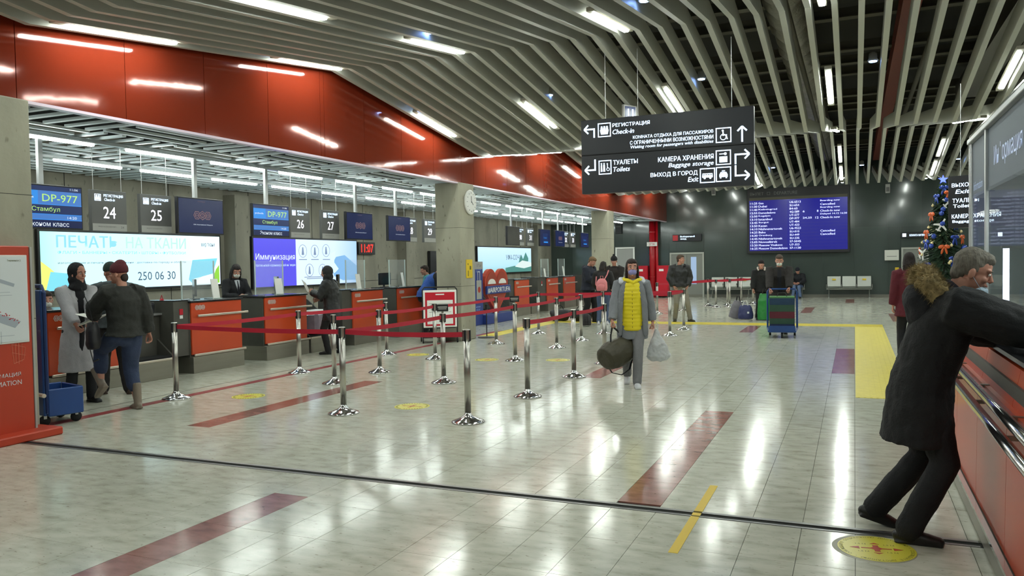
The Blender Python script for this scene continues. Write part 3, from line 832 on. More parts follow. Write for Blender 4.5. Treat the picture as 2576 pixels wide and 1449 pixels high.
# ------------------------------------------------------------------ hanging displays over the desks
def display(y, kind, label, wid=0.95, h=0.56):
    zb = 2.18
    M = FX((-9.35, y, zb))
    t = thing('hanging_display', label, 'display', M=M, group='hanging displays over the desks')
    MB().box((wid / 2, h / 2, -0.03), (wid, h, 0.06), bev=.005).build('casing', 'black_metal', t)
    px_ = wid * (0.42)
    MB().box((px_, (3.35 - zb + h) / 2, -0.05), (0.06, 3.35 - zb - h + 0.06, 0.05)).build('pole', 'alu', t)
    e = 0.02
    if kind == 'flight':
        rect(t, 'screen', 'scr_blue', e, e, wid - e, h - e, 0.0)
        rect(t, 'screen_header', 'scr_navy', e, h - 0.08, wid - e, h - e, 0.002)
        rect(t, 'screen_panel', 'scr_azure', e, h * .56, wid * .34, h - .08, 0.002)
        rect(t, 'screen_band', 'scr_navy', e, h * .33, wid - e, h * .54, 0.002)
        rect(t, 'screen_band', 'scr_deep', e, e, wid - e, h * .2, 0.002)
        for i, yy in enumerate((h * .545, h * .325, h * .205)): rect(t, 'screen_line', 'scr_azure', e, yy, wid - e, yy + .008, 0.003)
        text_mesh('lettering', 'DP-977', 'scr_lime', t, wid * .66, h * .70, wid * .52, h * .17, 0.004, bold=.01)
        text_mesh('lettering', 'Стамбул', 'scr_lime', t, wid * .45, h * .435, wid * .4, h * .13, 0.004)
        text_mesh('lettering', 'Эконом класс', 'scr_white', t, wid * .48, h * .115, wid * .6, h * .11, 0.004)
        text_mesh('lettering', '11:06', 'scr_white', t, wid * .87, h * .92, wid * .12, h * .05, 0.004)
        text_mesh('lettering', '14:20', 'scr_white', t, wid * .83, h * .265, wid * .14, h * .06, 0.004)
        text_mesh('lettering', 'pobeda', 'scr_white', t, wid * .17, h * .7, wid * .22, h * .07, 0.004)
    elif kind == 'logo':
        rect(t, 'screen', 'scr_deep', e, e, wid - e, h - e, 0.0)
        logo(t, 'scr_logo', wid * .52, h * .52, h * .13, 0.002)
        text_mesh('lettering', 'Ufa International Airport', 'scr_white', t, wid * .53, h * .26, wid * .42, h * .035, 0.004)
        text_mesh('lettering', 'Регистрация', 'scr_logo', t, wid * .5, h * .9, wid * .16, h * .03, 0.004)
    elif kind == 'dark':
        rect(t, 'screen', 'desk_dark', e, e, wid - e, h - e, 0.0)
    elif kind == 'logo2':
        rect(t, 'screen', 'scr_deep', e, e, wid - e, h - e, 0.0)
        rect(t, 'screen_panel', 'scr_navy', wid * .25, h * .2, wid * .75, h * .75, 0.002)
        rect(t, 'screen_band', 'scr_azure', wid * .35, h * .2, wid * .75, h * .28, 0.003)
        text_mesh('lettering', 'Utair', 'scr_azure', t, wid * .5, h * .5, wid * .3, h * .1, 0.004)
    return t
display(6.52, 'flight', 'leftmost blue flight display reading DP-977 over the desks')
display(9.08, 'logo', 'first dark blue hanging display with linked hexagon emblem')
display(10.71, 'flight', 'blue flight display reading DP-977 beside number sign 26')
display(13.42, 'logo', 'dark blue hanging display right of number sign 27')
display(14.98, 'logo', 'dark blue hanging display left of number sign 28')
display(21.5, 'dark', 'switched off dark grey display past the second column')
display(24.15, 'logo2', 'dark blue display with light blue streak past the second column')
display(25.6, 'logo', 'dark blue display left of the far white numbers')
display(28.35, 'logo2', 'farthest small dark blue hanging display')

def number_sign(y, num, label):
    W_, H_ = 0.58, 0.57
    M = FX((-9.62, y - W_ / 2, 2.19)); t = thing('desk_number_sign', label, 'sign', M=M, group='desk number signs')
    MB().box((W_ / 2, H_ / 2, -0.03), (W_, H_, 0.06), bev=.004).build('casing', 'sign_grey', t)
    MB().box((W_ / 2, 0.055, 0.003), (W_ - .02, 0.10, 0.006)).build('lower_strip', 'sign_lower', t)
    b = MB()
    for s in (0.06, W_ - .06): b.cyl((s, H_, -.03), (s, 3.38 - 2.19, -.03), 0.004, 5)
    b.build('cable', 'alu', t)
    text_mesh('number', num, 'letter_lit_warm', t, W_ * .5, H_ * .46, 0.20 if len(num) > 1 else .1, 0.16, 0.001)
    text_mesh('lettering', 'РЕГИСТРАЦИЯ', 'letter_lit', t, W_ * .62, H_ * .87, W_ * .55, 0.045, 0.001, bold=.02)
    text_mesh('lettering', 'Check-in', 'letter_lit', t, W_ * .51, H_ * .78, W_ * .3, 0.04, 0.001, shear=.2, bold=.02)
    b = MB(); hx0, hy0 = W_ * .18, H_ * .82
    for (a, b_, c, d) in ((0, .043, .1, .008), (0, -.043, .1, .008), (-.046, 0, .008, .09), (.046, 0, .008, .09)): b.box((hx0 + a, hy0 + b_, .002), (c, d, .003))
    b.box((hx0, hy0 - .015, .002), (.07, .035, .003)); b.lathe([(.014, 0), (.014, .003)], (hx0 - .018, hy0 + .018, .001), 8); b.lathe([(.014, 0), (.014, .003)], (hx0 + .018, hy0 + .018, .001), 8)
    b.build('pictogram', 'letter_lit', t)
    text_mesh('lettering', 'ВЫДАЧА ПОСАДОЧНЫХ', 'sign_grey', t, W_ * .42, .065, W_ * .5, 0.018, 0.007)
    text_mesh('lettering', '24', 'sign_grey', t, W_ * .85, .06, .05, 0.03, 0.007) if num == '24' else None
for y, n_, l in ((8.11, '24', 'grey lit number sign numbered twenty four, right of the leftmost flight display'), (8.93, '25', 'grey lit number sign numbered twenty five, left of the first emblem display'), (12.32, '26', 'grey lit number sign numbered twenty six, right of the second flight display'), (13.27, '27', 'grey lit number sign numbered twenty seven over the immunisation screen'), (16.4, '28', 'grey lit number sign numbered twenty eight near the second column'), (17.33, '29', 'grey lit number sign numbered twenty nine touching the second column'), (23.15, '30', 'grey lit number sign numbered thirty past the second column'), (24.0, '31', 'grey lit number sign numbered thirty one past the second column'), (27.45, '32', 'small far number sign numbered thirty two'), (28.25, '33', 'small far number sign numbered thirty three')):
    number_sign(y, n_, l)

# ------------------------------------------------------------------ wall advertising screens
def ad_board(y0, y1, z0, z1, label):
    M = FX((-13.13, y0, z0)); t = thing('advertising_screen', label, 'advert screen', M=M)
    W_, H_ = y1 - y0, z1 - z0
    MB().box((W_ / 2, H_ / 2, -0.04), (W_ + .04, H_ + .04, 0.07)).build('casing', 'black_metal', t)
    return t, W_, H_
Y0, Z0 = 9.6, 1.27
t, W_, H_ = ad_board(Y0, 13.95, Z0, 2.37, 'bright white and cyan wall screen advertising textile printing')
def grad_screen(name, stops):
    m = bpy.data.materials.new(name); m.use_nodes = True; nt = m.node_tree; b = nt.nodes['Principled BSDF']
    tc = nt.nodes.new('ShaderNodeTexCoord'); sp_ = nt.nodes.new('ShaderNodeSeparateXYZ'); nt.links.new(tc.outputs['Generated'], sp_.inputs[0])
    r = nt.nodes.new('ShaderNodeValToRGB'); nt.links.new(sp_.outputs[stops[0]], r.inputs[0])
    e = r.color_ramp.elements
    e[0].position, e[0].color = stops[1][0][0], (*lin(hx(stops[1][0][1])), 1); e[1].position, e[1].color = stops[1][-1][0], (*lin(hx(stops[1][-1][1])), 1)
    for p_, c_ in stops[1][1:-1]: k = e.new(p_); k.color = (*lin(hx(c_)), 1)
    nt.links.new(r.outputs[0], b.inputs['Emission Color']); b.inputs['Emission Strength'].default_value = stops[2]
    b.inputs['Base Color'].default_value = (.05, .06, .07, 1); b.inputs['Roughness'].default_value = .3
    MATS[name] = m
grad_screen('ad_grad1', ('X', [(0, 'A8F0E4'), (.1, 'C4F4F8'), (.5, 'C8F2FF'), (1, 'E4FAFF')], 1.35))
grad_screen('ad_grad2', ('X', [(0, 'DCEEFF'), (.6, 'D2E8FC'), (1, 'A4CCF4')], 1.15))
grad_screen('ad_grad3', ('Y', [(0, '8FC8C8'), (.3, 'B0DCEC'), (1, 'C8E6FA')], 1.2))
rect(t, 'screen', 'ad_grad1', 0.02, 0.02, W_ - .02, H_ - .02, 0)
def T(body, m, ya, yb, za, zb, **k): return text_mesh('lettering', body, m, t, (ya + yb) / 2 - Y0, (za + zb) / 2 - Z0, yb - ya, zb - za, 0.004, **k)
T('ПЕЧАТЬ', 'ad_text', 9.93, 11.22, 2.07, 2.29, bold=.03); T('НА ТКАНИ', 'ad_text2', 11.42, 12.94, 2.07, 2.29, bold=.03)
T('ФЛАГИ • БАННЕРЫ • СКАТЕРТИ • ШТОРЫ • ФУТБОЛКИ', 'ad_cyan', 9.95, 12.93, 1.95, 2.01)
T('изготовление и печать на любой ткани · доставка по городу и области', 'ad_phone', 9.95, 12.93, 1.76, 1.81)
T('8 9', 'ad_phone', 11.01, 11.26, 1.44, 1.60); T('250 06 30', 'ad_phone', 11.68, 12.64, 1.43, 1.60)
T('мир ткани', 'ad_phone', 13.38, 13.78, 2.10, 2.2)
def poly(parent, name, m, pts, z=0.003): return MB().prism(pts, z, z + .002).build(name, m, parent)
poly(t, 'picture', 'ad_cyan', [(3.40, .14), (3.52, .56), (4.25, .60), (4.10, .26), (3.78, .2), (3.5, .06)])
poly(t, 'picture', 'ad_green', [(4.05, .05), (4.2, .35), (4.3, .45), (4.3, .05)]); poly(t, 'picture', 'ad_white', [(3.5, .05), (3.55, .16), (3.8, .2), (4.1, .25), (4.15, .05)])
poly(t, 'picture', 'ad_yellow', [(.02, .02), (.02, .55), (.2, .42), (.34, .3), (.5, .25), (.75, .15), (.75, .02)], .0028)
poly(t, 'picture', 'ad_cyan', [(.1, .02), (.2, .36), (.6, .32), (.75, .02)], .005)
Y0, Z0 = 15.02, 1.15
t, W_, H_ = ad_board(Y0, 19.33, Z0, 2.37, 'violet and pale blue wall screen about immunisation')
rect(t, 'screen', 'ad_violet', 0.02, 0.02, 1.58, H_ - .02, 0); rect(t, 'screen', 'ad_grad2', 1.58, 0.02, W_ - .02, H_ - .02, 0)
T('Иммунизация', 'scr_white', 15.10, 16.55, 1.79, 1.98, bold=.015); T('против новой коронавирусной инфекции', 'ad_ice', 15.10, 16.56, 1.65, 1.73)
b = MB()
for (cx, cz) in ((16.88, 2.05), (17.38, 2.05), (17.87, 2.07), (17.14, 1.55), (17.70, 1.54)):
    hexring(b, cx - Y0, cz - Z0, .17, .012, .003, .005, 20); b.prism([(cx - Y0 - .05, cz - Z0 - .1), (cx - Y0 + .05, cz - Z0 - .1), (cx - Y0 + .02, cz - Z0 + .1), (cx - Y0 - .02, cz - Z0 + .1)], .003, .005)
for i in range(3): b.box((1.86 + .5 * i, .68, .004), (.32, .02, .002))
b.box((2.35, .22, .004), (.9, .018, .002)); b.box((2.35, .18, .004), (.7, .018, .002))
b.build('diagram', 'ad_line', t)
poly(t, 'picture', 'ad_blue2', [(3.2, .22), (3.05, .5), (3.3, .75), (3.7, .8), (4.28, .5), (4.28, .1), (3.6, .1)]); poly(t, 'picture', 'ad_ice', [(3.0, .45), (3.1, .85), (3.25, .9), (3.2, .6), (3.4, .42), (3.2, .3)], .006)
Y0, Z0 = 27.33, 1.25
t, W_, H_ = ad_board(Y0, 32.8, Z0, 2.3, 'sky blue wall screen advertising flights to the sea coast')
rect(t, 'screen', 'ad_grad3', 0.02, 0.02, W_ - .02, H_ - .02, 0)
T('УФА-СОЧИ', 'ad_phone', 30.0, 31.6, 1.77, 2.0)
poly(t, 'picture', 'ad_sea', [(2.6, .02), (2.6, .2), (3.6, .28), (4.4, .22), (W_ - .03, .3), (W_ - .03, .02)]); poly(t, 'picture', 'ad_ship', [(3.6, .24), (3.9, .36), (4.4, .5), (4.9, .46), (W_ - .03, .4), (W_ - .03, .24), (4.6, .16)], .006)
poly(t, 'picture', 'ad_sea', [(4.0, .42), (4.3, .75), (4.5, .55), (4.8, .85), (5.1, .6), (5.1, .46)], .005)

# red digital clock
M = FX((-13.13, 19.45, 1.98)); t = thing('digital_clock', 'black digital wall clock with red figures 11:07', 'clock', M=M)
MB().box((.42, .17, -.04), (.86, .36, .07), bev=.01).build('casing', 'black_metal', t)
text_mesh('digits', '11:07', 'led_red', t, .42, .17, .62, .24, .001, bold=.02)
# round clock on the second column
M = frame((-7.672, 15.6, 2.98), (0, 1, 0), (0, 0, 1)); t = thing('wall_clock', 'round white wall clock on the second concrete column', 'clock', M=M)
b = MB(); b.lathe([(.26, -.0), (.27, .03), (.25, .05)], n=28); b.build('casing', 'white_paint', t)
b = MB(); b.box((0, .06, .054), (.016, .14, .003)); b.box((.05, -.02, .054), (.014, .1, .003), (0, 0, R(50))); b.build('hand', 'black_metal', t)
b = MB()
for k in range(12): a = k * PI / 6; b.box((.2 * math.cos(a), .2 * math.sin(a), .052), (.03, .01, .003), (0, 0, a))
b.build('hour_marks', 'black_metal', t)
t = thing('yellow_notice', 'yellow notice fixed on the second concrete column below the clock', 'notice', M=FX((-7.672, 15.38, 1.34)))
MB().box((.15, .2, .004), (.3, .4, .008)).build('sheet', 'yellow_tape', t); b = MB(); b.box((.2, .22, .009), (.07, .08, .003)); b.box((.09, .3, .009), (.03, .04, .003)); b.box((.09, .1, .009), (.03, .12, .003)); b.build('print', 'sticker_ink', t)

# ------------------------------------------------------------------ main hanging direction sign
M = frame((-3.60, 11.0, 2.62), (1, 0, 0), (0, 0, 1)); SW, SH = 2.39, 1.055
t = thing('direction_sign', 'large dark hanging direction sign with lit Russian and English lettering', 'sign', M=M)
for k in range(2): MB().box((SW / 2, SH * (.265 if k == 0 else .765), -0.06), (SW, SH * (.525 if k == 0 else .465), 0.12), bev=.004).build('panel', 'sign_face', t)
b = MB(); b.box((SW / 2, SH * .525, -.05), (SW - .01, .02, .10)); b.build('joint_strip', 'black_metal', t)
b = MB()
for x in (.35, .82, 2.1): b.cyl((x, SH, -.06), (x, 4.62 - 2.62 + .0, -.06), .004, 5)
b.build('cable', 'alu', t)
def S(body, u0, u1, v, h, **k): return text_mesh('lettering', body, 'letter_lit', t, (u0 + u1) / 2 * SW, (1 - v) * SH, (u1 - u0) * SW, h * SH, .001, **k)
S('РЕГИСТРАЦИЯ', .195, .418, .105, .058, bold=.03); S('Check-in', .195, .325, .19, .062, bold=.03, shear=.2)
S('КОМНАТА ОТДЫХА ДЛЯ ПАССАЖИРОВ', .318, .78, .285, .05, bold=.03); S('С ОГРАНИЧЕННЫМИ ВОЗМОЖНОСТЯМИ', .30, .78, .352, .05, bold=.03); S('Waiting room for passengers with disabilities', .303, .78, .415, .052, bold=.02, shear=.2)
S('ТУАЛЕТЫ', .197, .345, .597, .06, bold=.03); S('Toilets', .197, .297, .69, .062, bold=.03, shear=.2)
S('КАМЕРА ХРАНЕНИЯ', .465, .78, .60, .062, bold=.03); S('Baggage storage', .525, .78, .69, .072, bold=.02, shear=.2)
S('ВЫХОД В ГОРОД', .42, .69, .80, .066, bold=.03); S('Exit', .635, .695, .88, .062, bold=.03, shear=.2)
def icon_box(u0, u1, v0, v1, what):
    b = MB(); x0, x1, y0, y1 = u0 * SW, u1 * SW, (1 - v1) * SH, (1 - v0) * SH; tt = .013; w_ = x1 - x0; h = y1 - y0; cx = (x0 + x1) / 2; cy = (y0 + y1) / 2
    for (a, c, d, e) in ((cx, y0, w_, tt), (cx, y1, w_, tt), (x0, cy, tt, h), (x1, cy, tt, h)): b.box((a, c, .003), (d, e + (tt if e > tt else 0), .004))
    def disc(x, y, r): b.lathe([(r, 0), (r, .004)], (x, y, .001), 12)
    if what == 'desk':
        for k in (-1, 0, 1): disc(cx + k * w_ * .22, cy + h * .22, w_ * .08); b.box((cx + k * w_ * .22, cy + h * .04, .003), (w_ * .18, h * .22, .004))
        b.prism([(cx - w_ * .36, cy), (cx + w_ * .36, cy), (cx + w_ * .28, cy - h * .34), (cx - w_ * .28, cy - h * .34)], .001, .005)
    if what == 'wheel':
        hexring(b, cx - w_ * .02, cy - h * .14, w_ * .22, w_ * .05, .001, .005, 14); disc(cx - w_ * .05, cy + h * .32, w_ * .07)
        b.box((cx - w_ * .03, cy + h * .1, .003), (w_ * .08, h * .3, .004)); b.box((cx + w_ * .1, cy, .003), (w_ * .28, h * .07, .004)); b.box((cx + w_ * .22, cy - h * .16, .003), (w_ * .07, h * .3, .004), (0, 0, R(15)))
    if what == 'wc':
        for k, ww in ((-.3, .12), (-.08, .16)): disc(cx + k * w_, cy + h * .28, w_ * .06); b.prism([(cx + k * w_ - ww * w_ * .4, cy + h * .2), (cx + k * w_ + ww * w_ * .4, cy + h * .2), (cx + k * w_ + ww * w_ * .55, cy - h * .32), (cx + k * w_ - ww * w_ * .55, cy - h * .32)], .001, .005)
        hexring(b, cx + w_ * .25, cy - h * .16, w_ * .14, w_ * .04, .001, .005, 12); b.box((cx + w_ * .2, cy + h * .06, .003), (w_ * .06, h * .3, .004)); disc(cx + w_ * .19, cy + h * .26, w_ * .05)
    if what == 'bag':
        b.box((cx, cy - h * .14, .003), (w_ * .56, h * .42, .004), bev=.0); b.box((cx - w_ * .08, cy + h * .26, .003), (w_ * .4, h * .06, .004)); disc(cx + w_ * .14, cy + h * .26, w_ * .1)
    if what == 'bus':
        b.box((cx, cy + h * .12, .003), (w_ * .7, h * .07, .004)); b.box((cx, cy - h * .06, .003), (w_ * .74, h * .18, .004)); disc(cx - w_ * .2, cy - h * .18, w_ * .08); disc(cx + w_ * .2, cy - h * .18, w_ * .08)
        for k in range(5): b.box((cx + (k - 2) * w_ * .17, cy + h * .05, .003), (w_ * .03, h * .14, .004))
    if what == 'taxi':
        b.prism([(cx - w_ * .2, cy + h * .16), (cx + w_ * .2, cy + h * .16), (cx + w_ * .28, cy), (cx - w_ * .28, cy)], .001, .005); b.box((cx, cy - h * .1, .003), (w_ * .58, h * .2, .004)); b.box((cx, cy + h * .24, .003), (w_ * .22, h * .07, .004))
        for s in (-1, 1): b.box((cx + s * w_ * .2, cy - h * .24, .003), (w_ * .1, h * .1, .004))
    b.build('pictogram', 'letter_lit', t)
icon_box(.108, .182, .065, .24, 'desk'); icon_box(.796, .876, .255, .432, 'wheel'); icon_box(.11, .183, .565, .742, 'wc')
icon_box(.795, .873, .538, .713, 'bag'); icon_box(.706, .785, .755, .93, 'bus'); icon_box(.795, .873, .75, .927, 'taxi')
def arrow(pts, tip, d):
    b = MB(); th = .022
    for a, c in zip(pts[:-1], pts[1:]):
        a = V((a[0] * SW, (1 - a[1]) * SH, 0)); c = V((c[0] * SW, (1 - c[1]) * SH, 0)); m_ = (a + c) / 2; q = c - a
        b.box((m_.x, m_.y, .003), (q.length + th, th, .004), (0, 0, math.atan2(q.y, q.x)))
    x, y = tip[0] * SW, (1 - tip[1]) * SH
    for s in (-1, 1):
        a = d + s * R(135); L = .085
        b.box((x + L / 2 * math.cos(a), y + L / 2 * math.sin(a), .003), (L, th, .004), (0, 0, a))
    b.build('arrow', 'letter_lit', t)
arrow([(.082, .235), (.082, .13), (.025, .13)], (.02, .13), PI); arrow([(.085, .55), (.085, .68), (.025, .68)], (.022, .68), PI)
arrow([(.937, .435), (.937, .26)], (.937, .25), PI / 2); arrow([(.90, .71), (.90, .60), (.965, .60)], (.975, .60), 0); arrow([(.90, .745), (.90, .865), (.965, .865)], (.975, .865), 0)
t = thing('small_hanging_sign', 'small hanging pictogram sign above the direction sign', 'sign', M=frame((-3.62, 13.35, 4.06), (.55, .83, 0), (0, 0, 1)))
MB().box((.15, .13, 0), (.3, .26, .05), bev=.004).build('casing', 'sign_lower', t); MB().box((.15, .13, .026), (.24, .2, .006)).build('sign_panel', 'scr_navy', t)
b = MB(); b.box((.1, .13, .031), (.03, .12, .004)); b.box((.2, .13, .031), (.03, .12, .004)); b.build('pictogram', 'letter_lit', t); MB().cyl((.15, .26, 0), (.15, .6, 0), .004, 5).build('cable', 'alu', t)

# ------------------------------------------------------------------ departure board on the back wall
M = frame((-4.2, YB - 0.14, 1.86), (1, 0, 0), (0, 0, 1)); BW, BH = 4.05, 2.76
t = thing('departure_board', 'large blue departure board with white flight list on back wall', 'departure board', M=M)
MB().box((BW / 2, BH / 2, -.05), (BW, BH, .22), bev=.01).build('casing', 'black_metal', t)
rect(t, 'screen', 'board_blue', .09, .12, BW - .09, BH - .50, .06)
rect(t, 'screen', 'board_blue2', .09, .12, BW * .40, BH - .50, .0602)
rect(t, 'column_header', 'plenum_beam', .09, BH - .50, BW - .09, BH - .38, .061)
def B(body, x0, x1, z, h, m='board_text', **k): return text_mesh('lettering', body, m, t, (x0 + x1) / 2, z, x1 - x0, h, .063, **k)
B('ВЫЛЕТ', .13, .68, BH - .22, .12, 'board_head', bold=.02); B('DEPARTURE', 1.10, 2.03, BH - .22, .13, 'board_head', bold=.02)
hexb = MB(); hexring(hexb, .88, BH - .22, .09, .02, .062, .065, 4, PI / 4); hexb.build('pictogram', 'board_head', t)
rowsb = [('11:25', 'Goa', 'U6-6513', '', '', 'Boarding now'), ('11:30', 'Dubai', 'SU-654', '', '', 'Cancelled'), ('11:40', 'Kaliningrad', 'B4-65', '', '', 'Boarding now'), ('12:55', 'Domodedovo', '4G-589', '6', '8', 'Check-In now'),
         ('12:50', 'Kogalym', 'UT-577', '', '', 'Delayed 14.12 16:30'), ('13:10', 'Istanbul', 'DP-977', '24,25', '12', 'Check-In now'), ('13:45', 'Surgut', 'UT-404', '', '', ''), ('13:50', 'Kazan', 'UT-433', '', '', ''),
         ('14:10', 'Nizhnevartovsk', 'U6-9523', '', '', ''), ('14:25', 'Baku', 'SU-010', '', '', 'Cancelled'), ('14:30', 'Orenburg', 'SU-449', '', '', 'Cancelled'), ('14:45', 'Nizhnevartovsk', 'SU-235', '', '', ''),
         ('15:05', 'Novosibirsk', 'S7-5045', '', '', ''), ('15:20', 'Moscow Vnukovo', 'U7-353', '', '', ''), ('16:25', 'Moscow Domodedovo', 'S7-1130', '', '', '')]
ch_w = .072
for i, (a, b_, c, d, e, f_) in enumerate(rowsb):
    z = BH - .62 - i * .137
    B(a, .13, .42, z, .085, bold=.02); B(b_, .47, .47 + ch_w * len(b_) * .95, z, .085, bold=.02); B(c, 1.72, 1.72 + .063 * len(c), z, .085, bold=.02)
    if d: B(d, 2.24, 2.24 + .07 * len(d), z, .085, bold=.02)
    if e: B(e, 2.85 - .06 * len(e), 2.85, z, .085, bold=.02)
    if f_: B(f_, 2.92, 2.92 + min(.0625 * len(f_), 1.02), z, .085, bold=.02)
    if i >= 5: rect(t, 'row_line', 'board_blue2', BW * .53, z - .07, BW - .1, z - .045, .0605)
# ------------------------------------------------------------------ queue barrier posts and belts
def post_proto():
    t = thing('barrier_post', 'x', 'barrier post')
    b = MB(); b.smooth = True; b.lathe([(.172, 0), (.175, .008), (.168, .016), (.12, .034), (.06, .06), (.036, .085), (.034, .10)], n=28); b.build('base', 'chrome', t)
    b = MB(); b.smooth = True; b.lathe([(.034, .09), (.034, .90)], n=18); b.build('pole', 'steel', t)
    b = MB(); b.lathe([(.037, .86), (.039, .868), (.039, .962), (.034, .97)], n=18); b.build('head', 'steel', t)
    for k in range(4):
        a = k * PI / 2; MB().box((.038 * math.cos(a), .038 * math.sin(a), .905), (.014, .026, .115), (0, 0, a), bev=.003).build('belt_slot', 'rubber', t)
    return t
pp = post_proto(); pfirst = True; POSTS = {}
def bpost(key, x, y, label):
    global pfirst
    o = pp if pfirst else dup(pp); pfirst = False
    o.location = (x, y, 0); o['label'] = label; o['group'] = 'steel queue barrier posts'; POSTS[key] = o
    return o
rowsp = {'a': (-7.92, [7.58, 10.03, 12.55, 15.0], 'row along the red floor line'), 'b': (-6.71, [9.26, 10.42, 12.19, 14.77, 17.15], 'second row from the check-in desks'),
         'c': (-5.25, [7.40, 9.77, 12.32, 14.36, 15.85, 17.44], 'third row from the check-in desks'), 'd': (-3.70, [7.40, 9.05, 10.82, 12.36, 17.31, 18.86], 'row nearest the open walkway')}
for k, (x, ys_, nm) in rowsp.items():
    for i, y in enumerate(ys_):
        if k == 'a' and i == 3: continue
        bpost(k + str(i), x, y, '%s steel barrier post of the %s' % (ORD[i], nm))
for i, (x, y) in enumerate(((-5.6, 24.4), (-5.1, 26.0), (-4.77, 28.72), (-4.38, 28.0), (-4.18, 29.28), (-3.96, 28.3), (-3.86, 30.6), (-3.4, 30.2))):
    bpost('e' + str(i), x, y, '%s thin far barrier post before the wall benches' % ORD[i])
def belt(a, b, sag=0.015, z=.915, h=.052):
    A = POSTS[a]; Bp = POSTS[b]; p = A.location; q = Bp.location
    d = V((q.x - p.x, q.y - p.y, 0)); L = d.length; u = d / L
    n = 8; rings = []
    nrm = V((-u.y, u.x, 0)) * .0012
    for i in range(n + 1):
        s_ = .035 + (L - .07) * i / n; zz = z - sag * 4 * (i / n) * (1 - i / n)
        c = u * s_
        rings.append([c + nrm + V((0, 0, zz - h / 2)), c - nrm + V((0, 0, zz - h / 2)), c - nrm + V((0, 0, zz + h / 2)), c + nrm + V((0, 0, zz + h / 2))])
    o = MB().rings(rings).build('belt', 'belt_red', A); return o
for a, b in (('a0', 'a1'), ('a1', 'a2'), ('a0', 'c0'), ('c0', 'd0'), ('c0', 'c1'), ('c1', 'c2'), ('c2', 'c3'), ('c3', 'c4'), ('c4', 'c5'), ('b0', 'b1'), ('b1', 'b2'), ('b2', 'b3'), ('b3', 'b4'), ('d1', 'd2'), ('d2', 'd3'), ('b4', 'c5'), ('c5', 'd4'), ('d4', 'd5'), ('b4', 'd5'),
             ('e0', 'e1'), ('e1', 'e3'), ('e3', 'e2'), ('e0', 'e2'), ('e2', 'e4'), ('e3', 'e5'), ('e5', 'e4'), ('e4', 'e6'), ('e5', 'e7'), ('e6', 'e7')):
    belt(a, b)
def post_sign(key, w_=.16, h=.1):
    o = POSTS[key]; t = thing('post_sign', {'c1': 'small black sign plate topping the second post of the third row', 'c2': 'small black sign plate topping the third post of the third row'}[key], 'sign', (o.location.x, o.location.y, .97), math.atan2(o.location.y, o.location.x) - PI / 2)
    MB().box((0, 0, .075), (w_, .015, h), bev=.003).build('plate', 'black_metal', t); MB().box((0, 0, .012), (.03, .02, .03)).build('clip', 'steel_dark', t)
    MB().box((0, -.009, .085), (w_ * .8, .002, .018)).build('printed_line', 'sign_lower', t); MB().box((0, -.009, .06), (w_ * .7, .002, .014)).build('printed_line', 'sign_lower', t)
post_sign('c1'); post_sign('c2')
t = thing('floor_stand', 'thin black floor stand with round base beside the second column', 'stand', (-7.52, 16.05, 0))
MB().lathe([(.2, 0), (.2, .015), (.03, .03)], n=24).build('base', 'black_metal', t); MB().cyl((0, 0, .02), (0, 0, .62), .012, 8).build('pole', 'black_metal', t); MB().box((0, 0, .68), (.05, .05, .12), bev=.005).build('dispenser_clip', 'black_metal', t)

# ------------------------------------------------------------------ posters, stands and carts at the second column
def easel():
    a = math.atan2(14.8, -7.93) - PI / 2
    t = thing('poster_cart', 'black wheeled stand with red framed white notice board by the second column', 'notice stand', (-7.97, 14.72, 0), a + .12)
    b = MB()
    for s in (-1, 1):
        b.tube([(s * .36, .0, .1), (s * .36, 0, 1.12)], .014, 6); b.tube([(s * .36, -.02, .12), (s * .36, .42, .12)], .016, 6)
    b.tube([(-.36, 0, 1.12), (-.32, 0, 1.17), (.32, 0, 1.17), (.36, 0, 1.12)], .014, 6); b.tube([(-.36, .0, .12), (.36, .0, .12)], .014, 6); b.tube([(-.36, .42, .12), (.36, .42, .12)], .014, 6); b.tube([(-.36, .2, .3), (.36, .2, .3)], .01, 6)
    b.build('frame', 'black_metal', t)
    MB().box((0, .2, .14), (.68, .42, .02)).build('shelf', 'desk_dark', t)
    for sx in (-1, 1):
        for sy in (0, 1): b = MB(); b.cyl((sx * .36 - .012, sy * .42, .05), (sx * .36 + .012, sy * .42, .05), .05, 12); b.build('wheel', 'rubber', t)
    MB().box((0, -.025, .72), (.70, .02, .78), bev=.01).build('board', 'white_print', t)
    MB().box((0, -.037, .715), (.62, .004, .70)).build('red_border', 'red_box', t); MB().box((0, -.041, .65), (.54, .004, .50)).build('sheet', 'white_print', t)
    b = MB(); b.box((0, -.041, 1.02), (.18, .004, .025))
    b.build('heading', 'white_print', t)
    b = MB()
    for i in range(7): b.box((0, -.044, .83 - i * .03), (.46 - .05 * (i % 3), .002, .01))
    b.build('printed_lines', 'sign_lower', t)
easel()
t = thing('baggage_sizer', 'tall dark blue cabin luggage stand with drawn white suitcase', 'stand', M=FX((-9.2, 18.93, 0)))
MB().box((.26, .85, -.1), (.52, 1.70, .2), bev=.01).build('body', 'kiosk_blue' if 'kiosk_blue' in MATS else mat('kiosk_blue', '2C3F86', .4).name, t)
MB().box((.26, 1.60, .003), (.5, .2, .006)).build('header', 'sign_lower', t)
text_mesh('lettering', 'UTair', 'sign_grey', t, .28, 1.6, .3, .08, .006)
b = MB(); b.box((.26, .95, .004), (.3, .5, .006), bev=.0); b.build('suitcase_picture', 'sign_lower', t)
b = MB(); 
for (a, c, d, e) in ((.2, 1.32, .015, .24), (.32, 1.32, .015, .24), (.26, 1.43, .12, .015)): b.box((a, c, .004), (d, e, .004))
b.build('handle_picture', 'white_print', t)
b = MB(); b.lathe([(.08, .0), (.08, .003)], (.26, .95, .008), 16); b.build('emblem', 'stand_red', t)
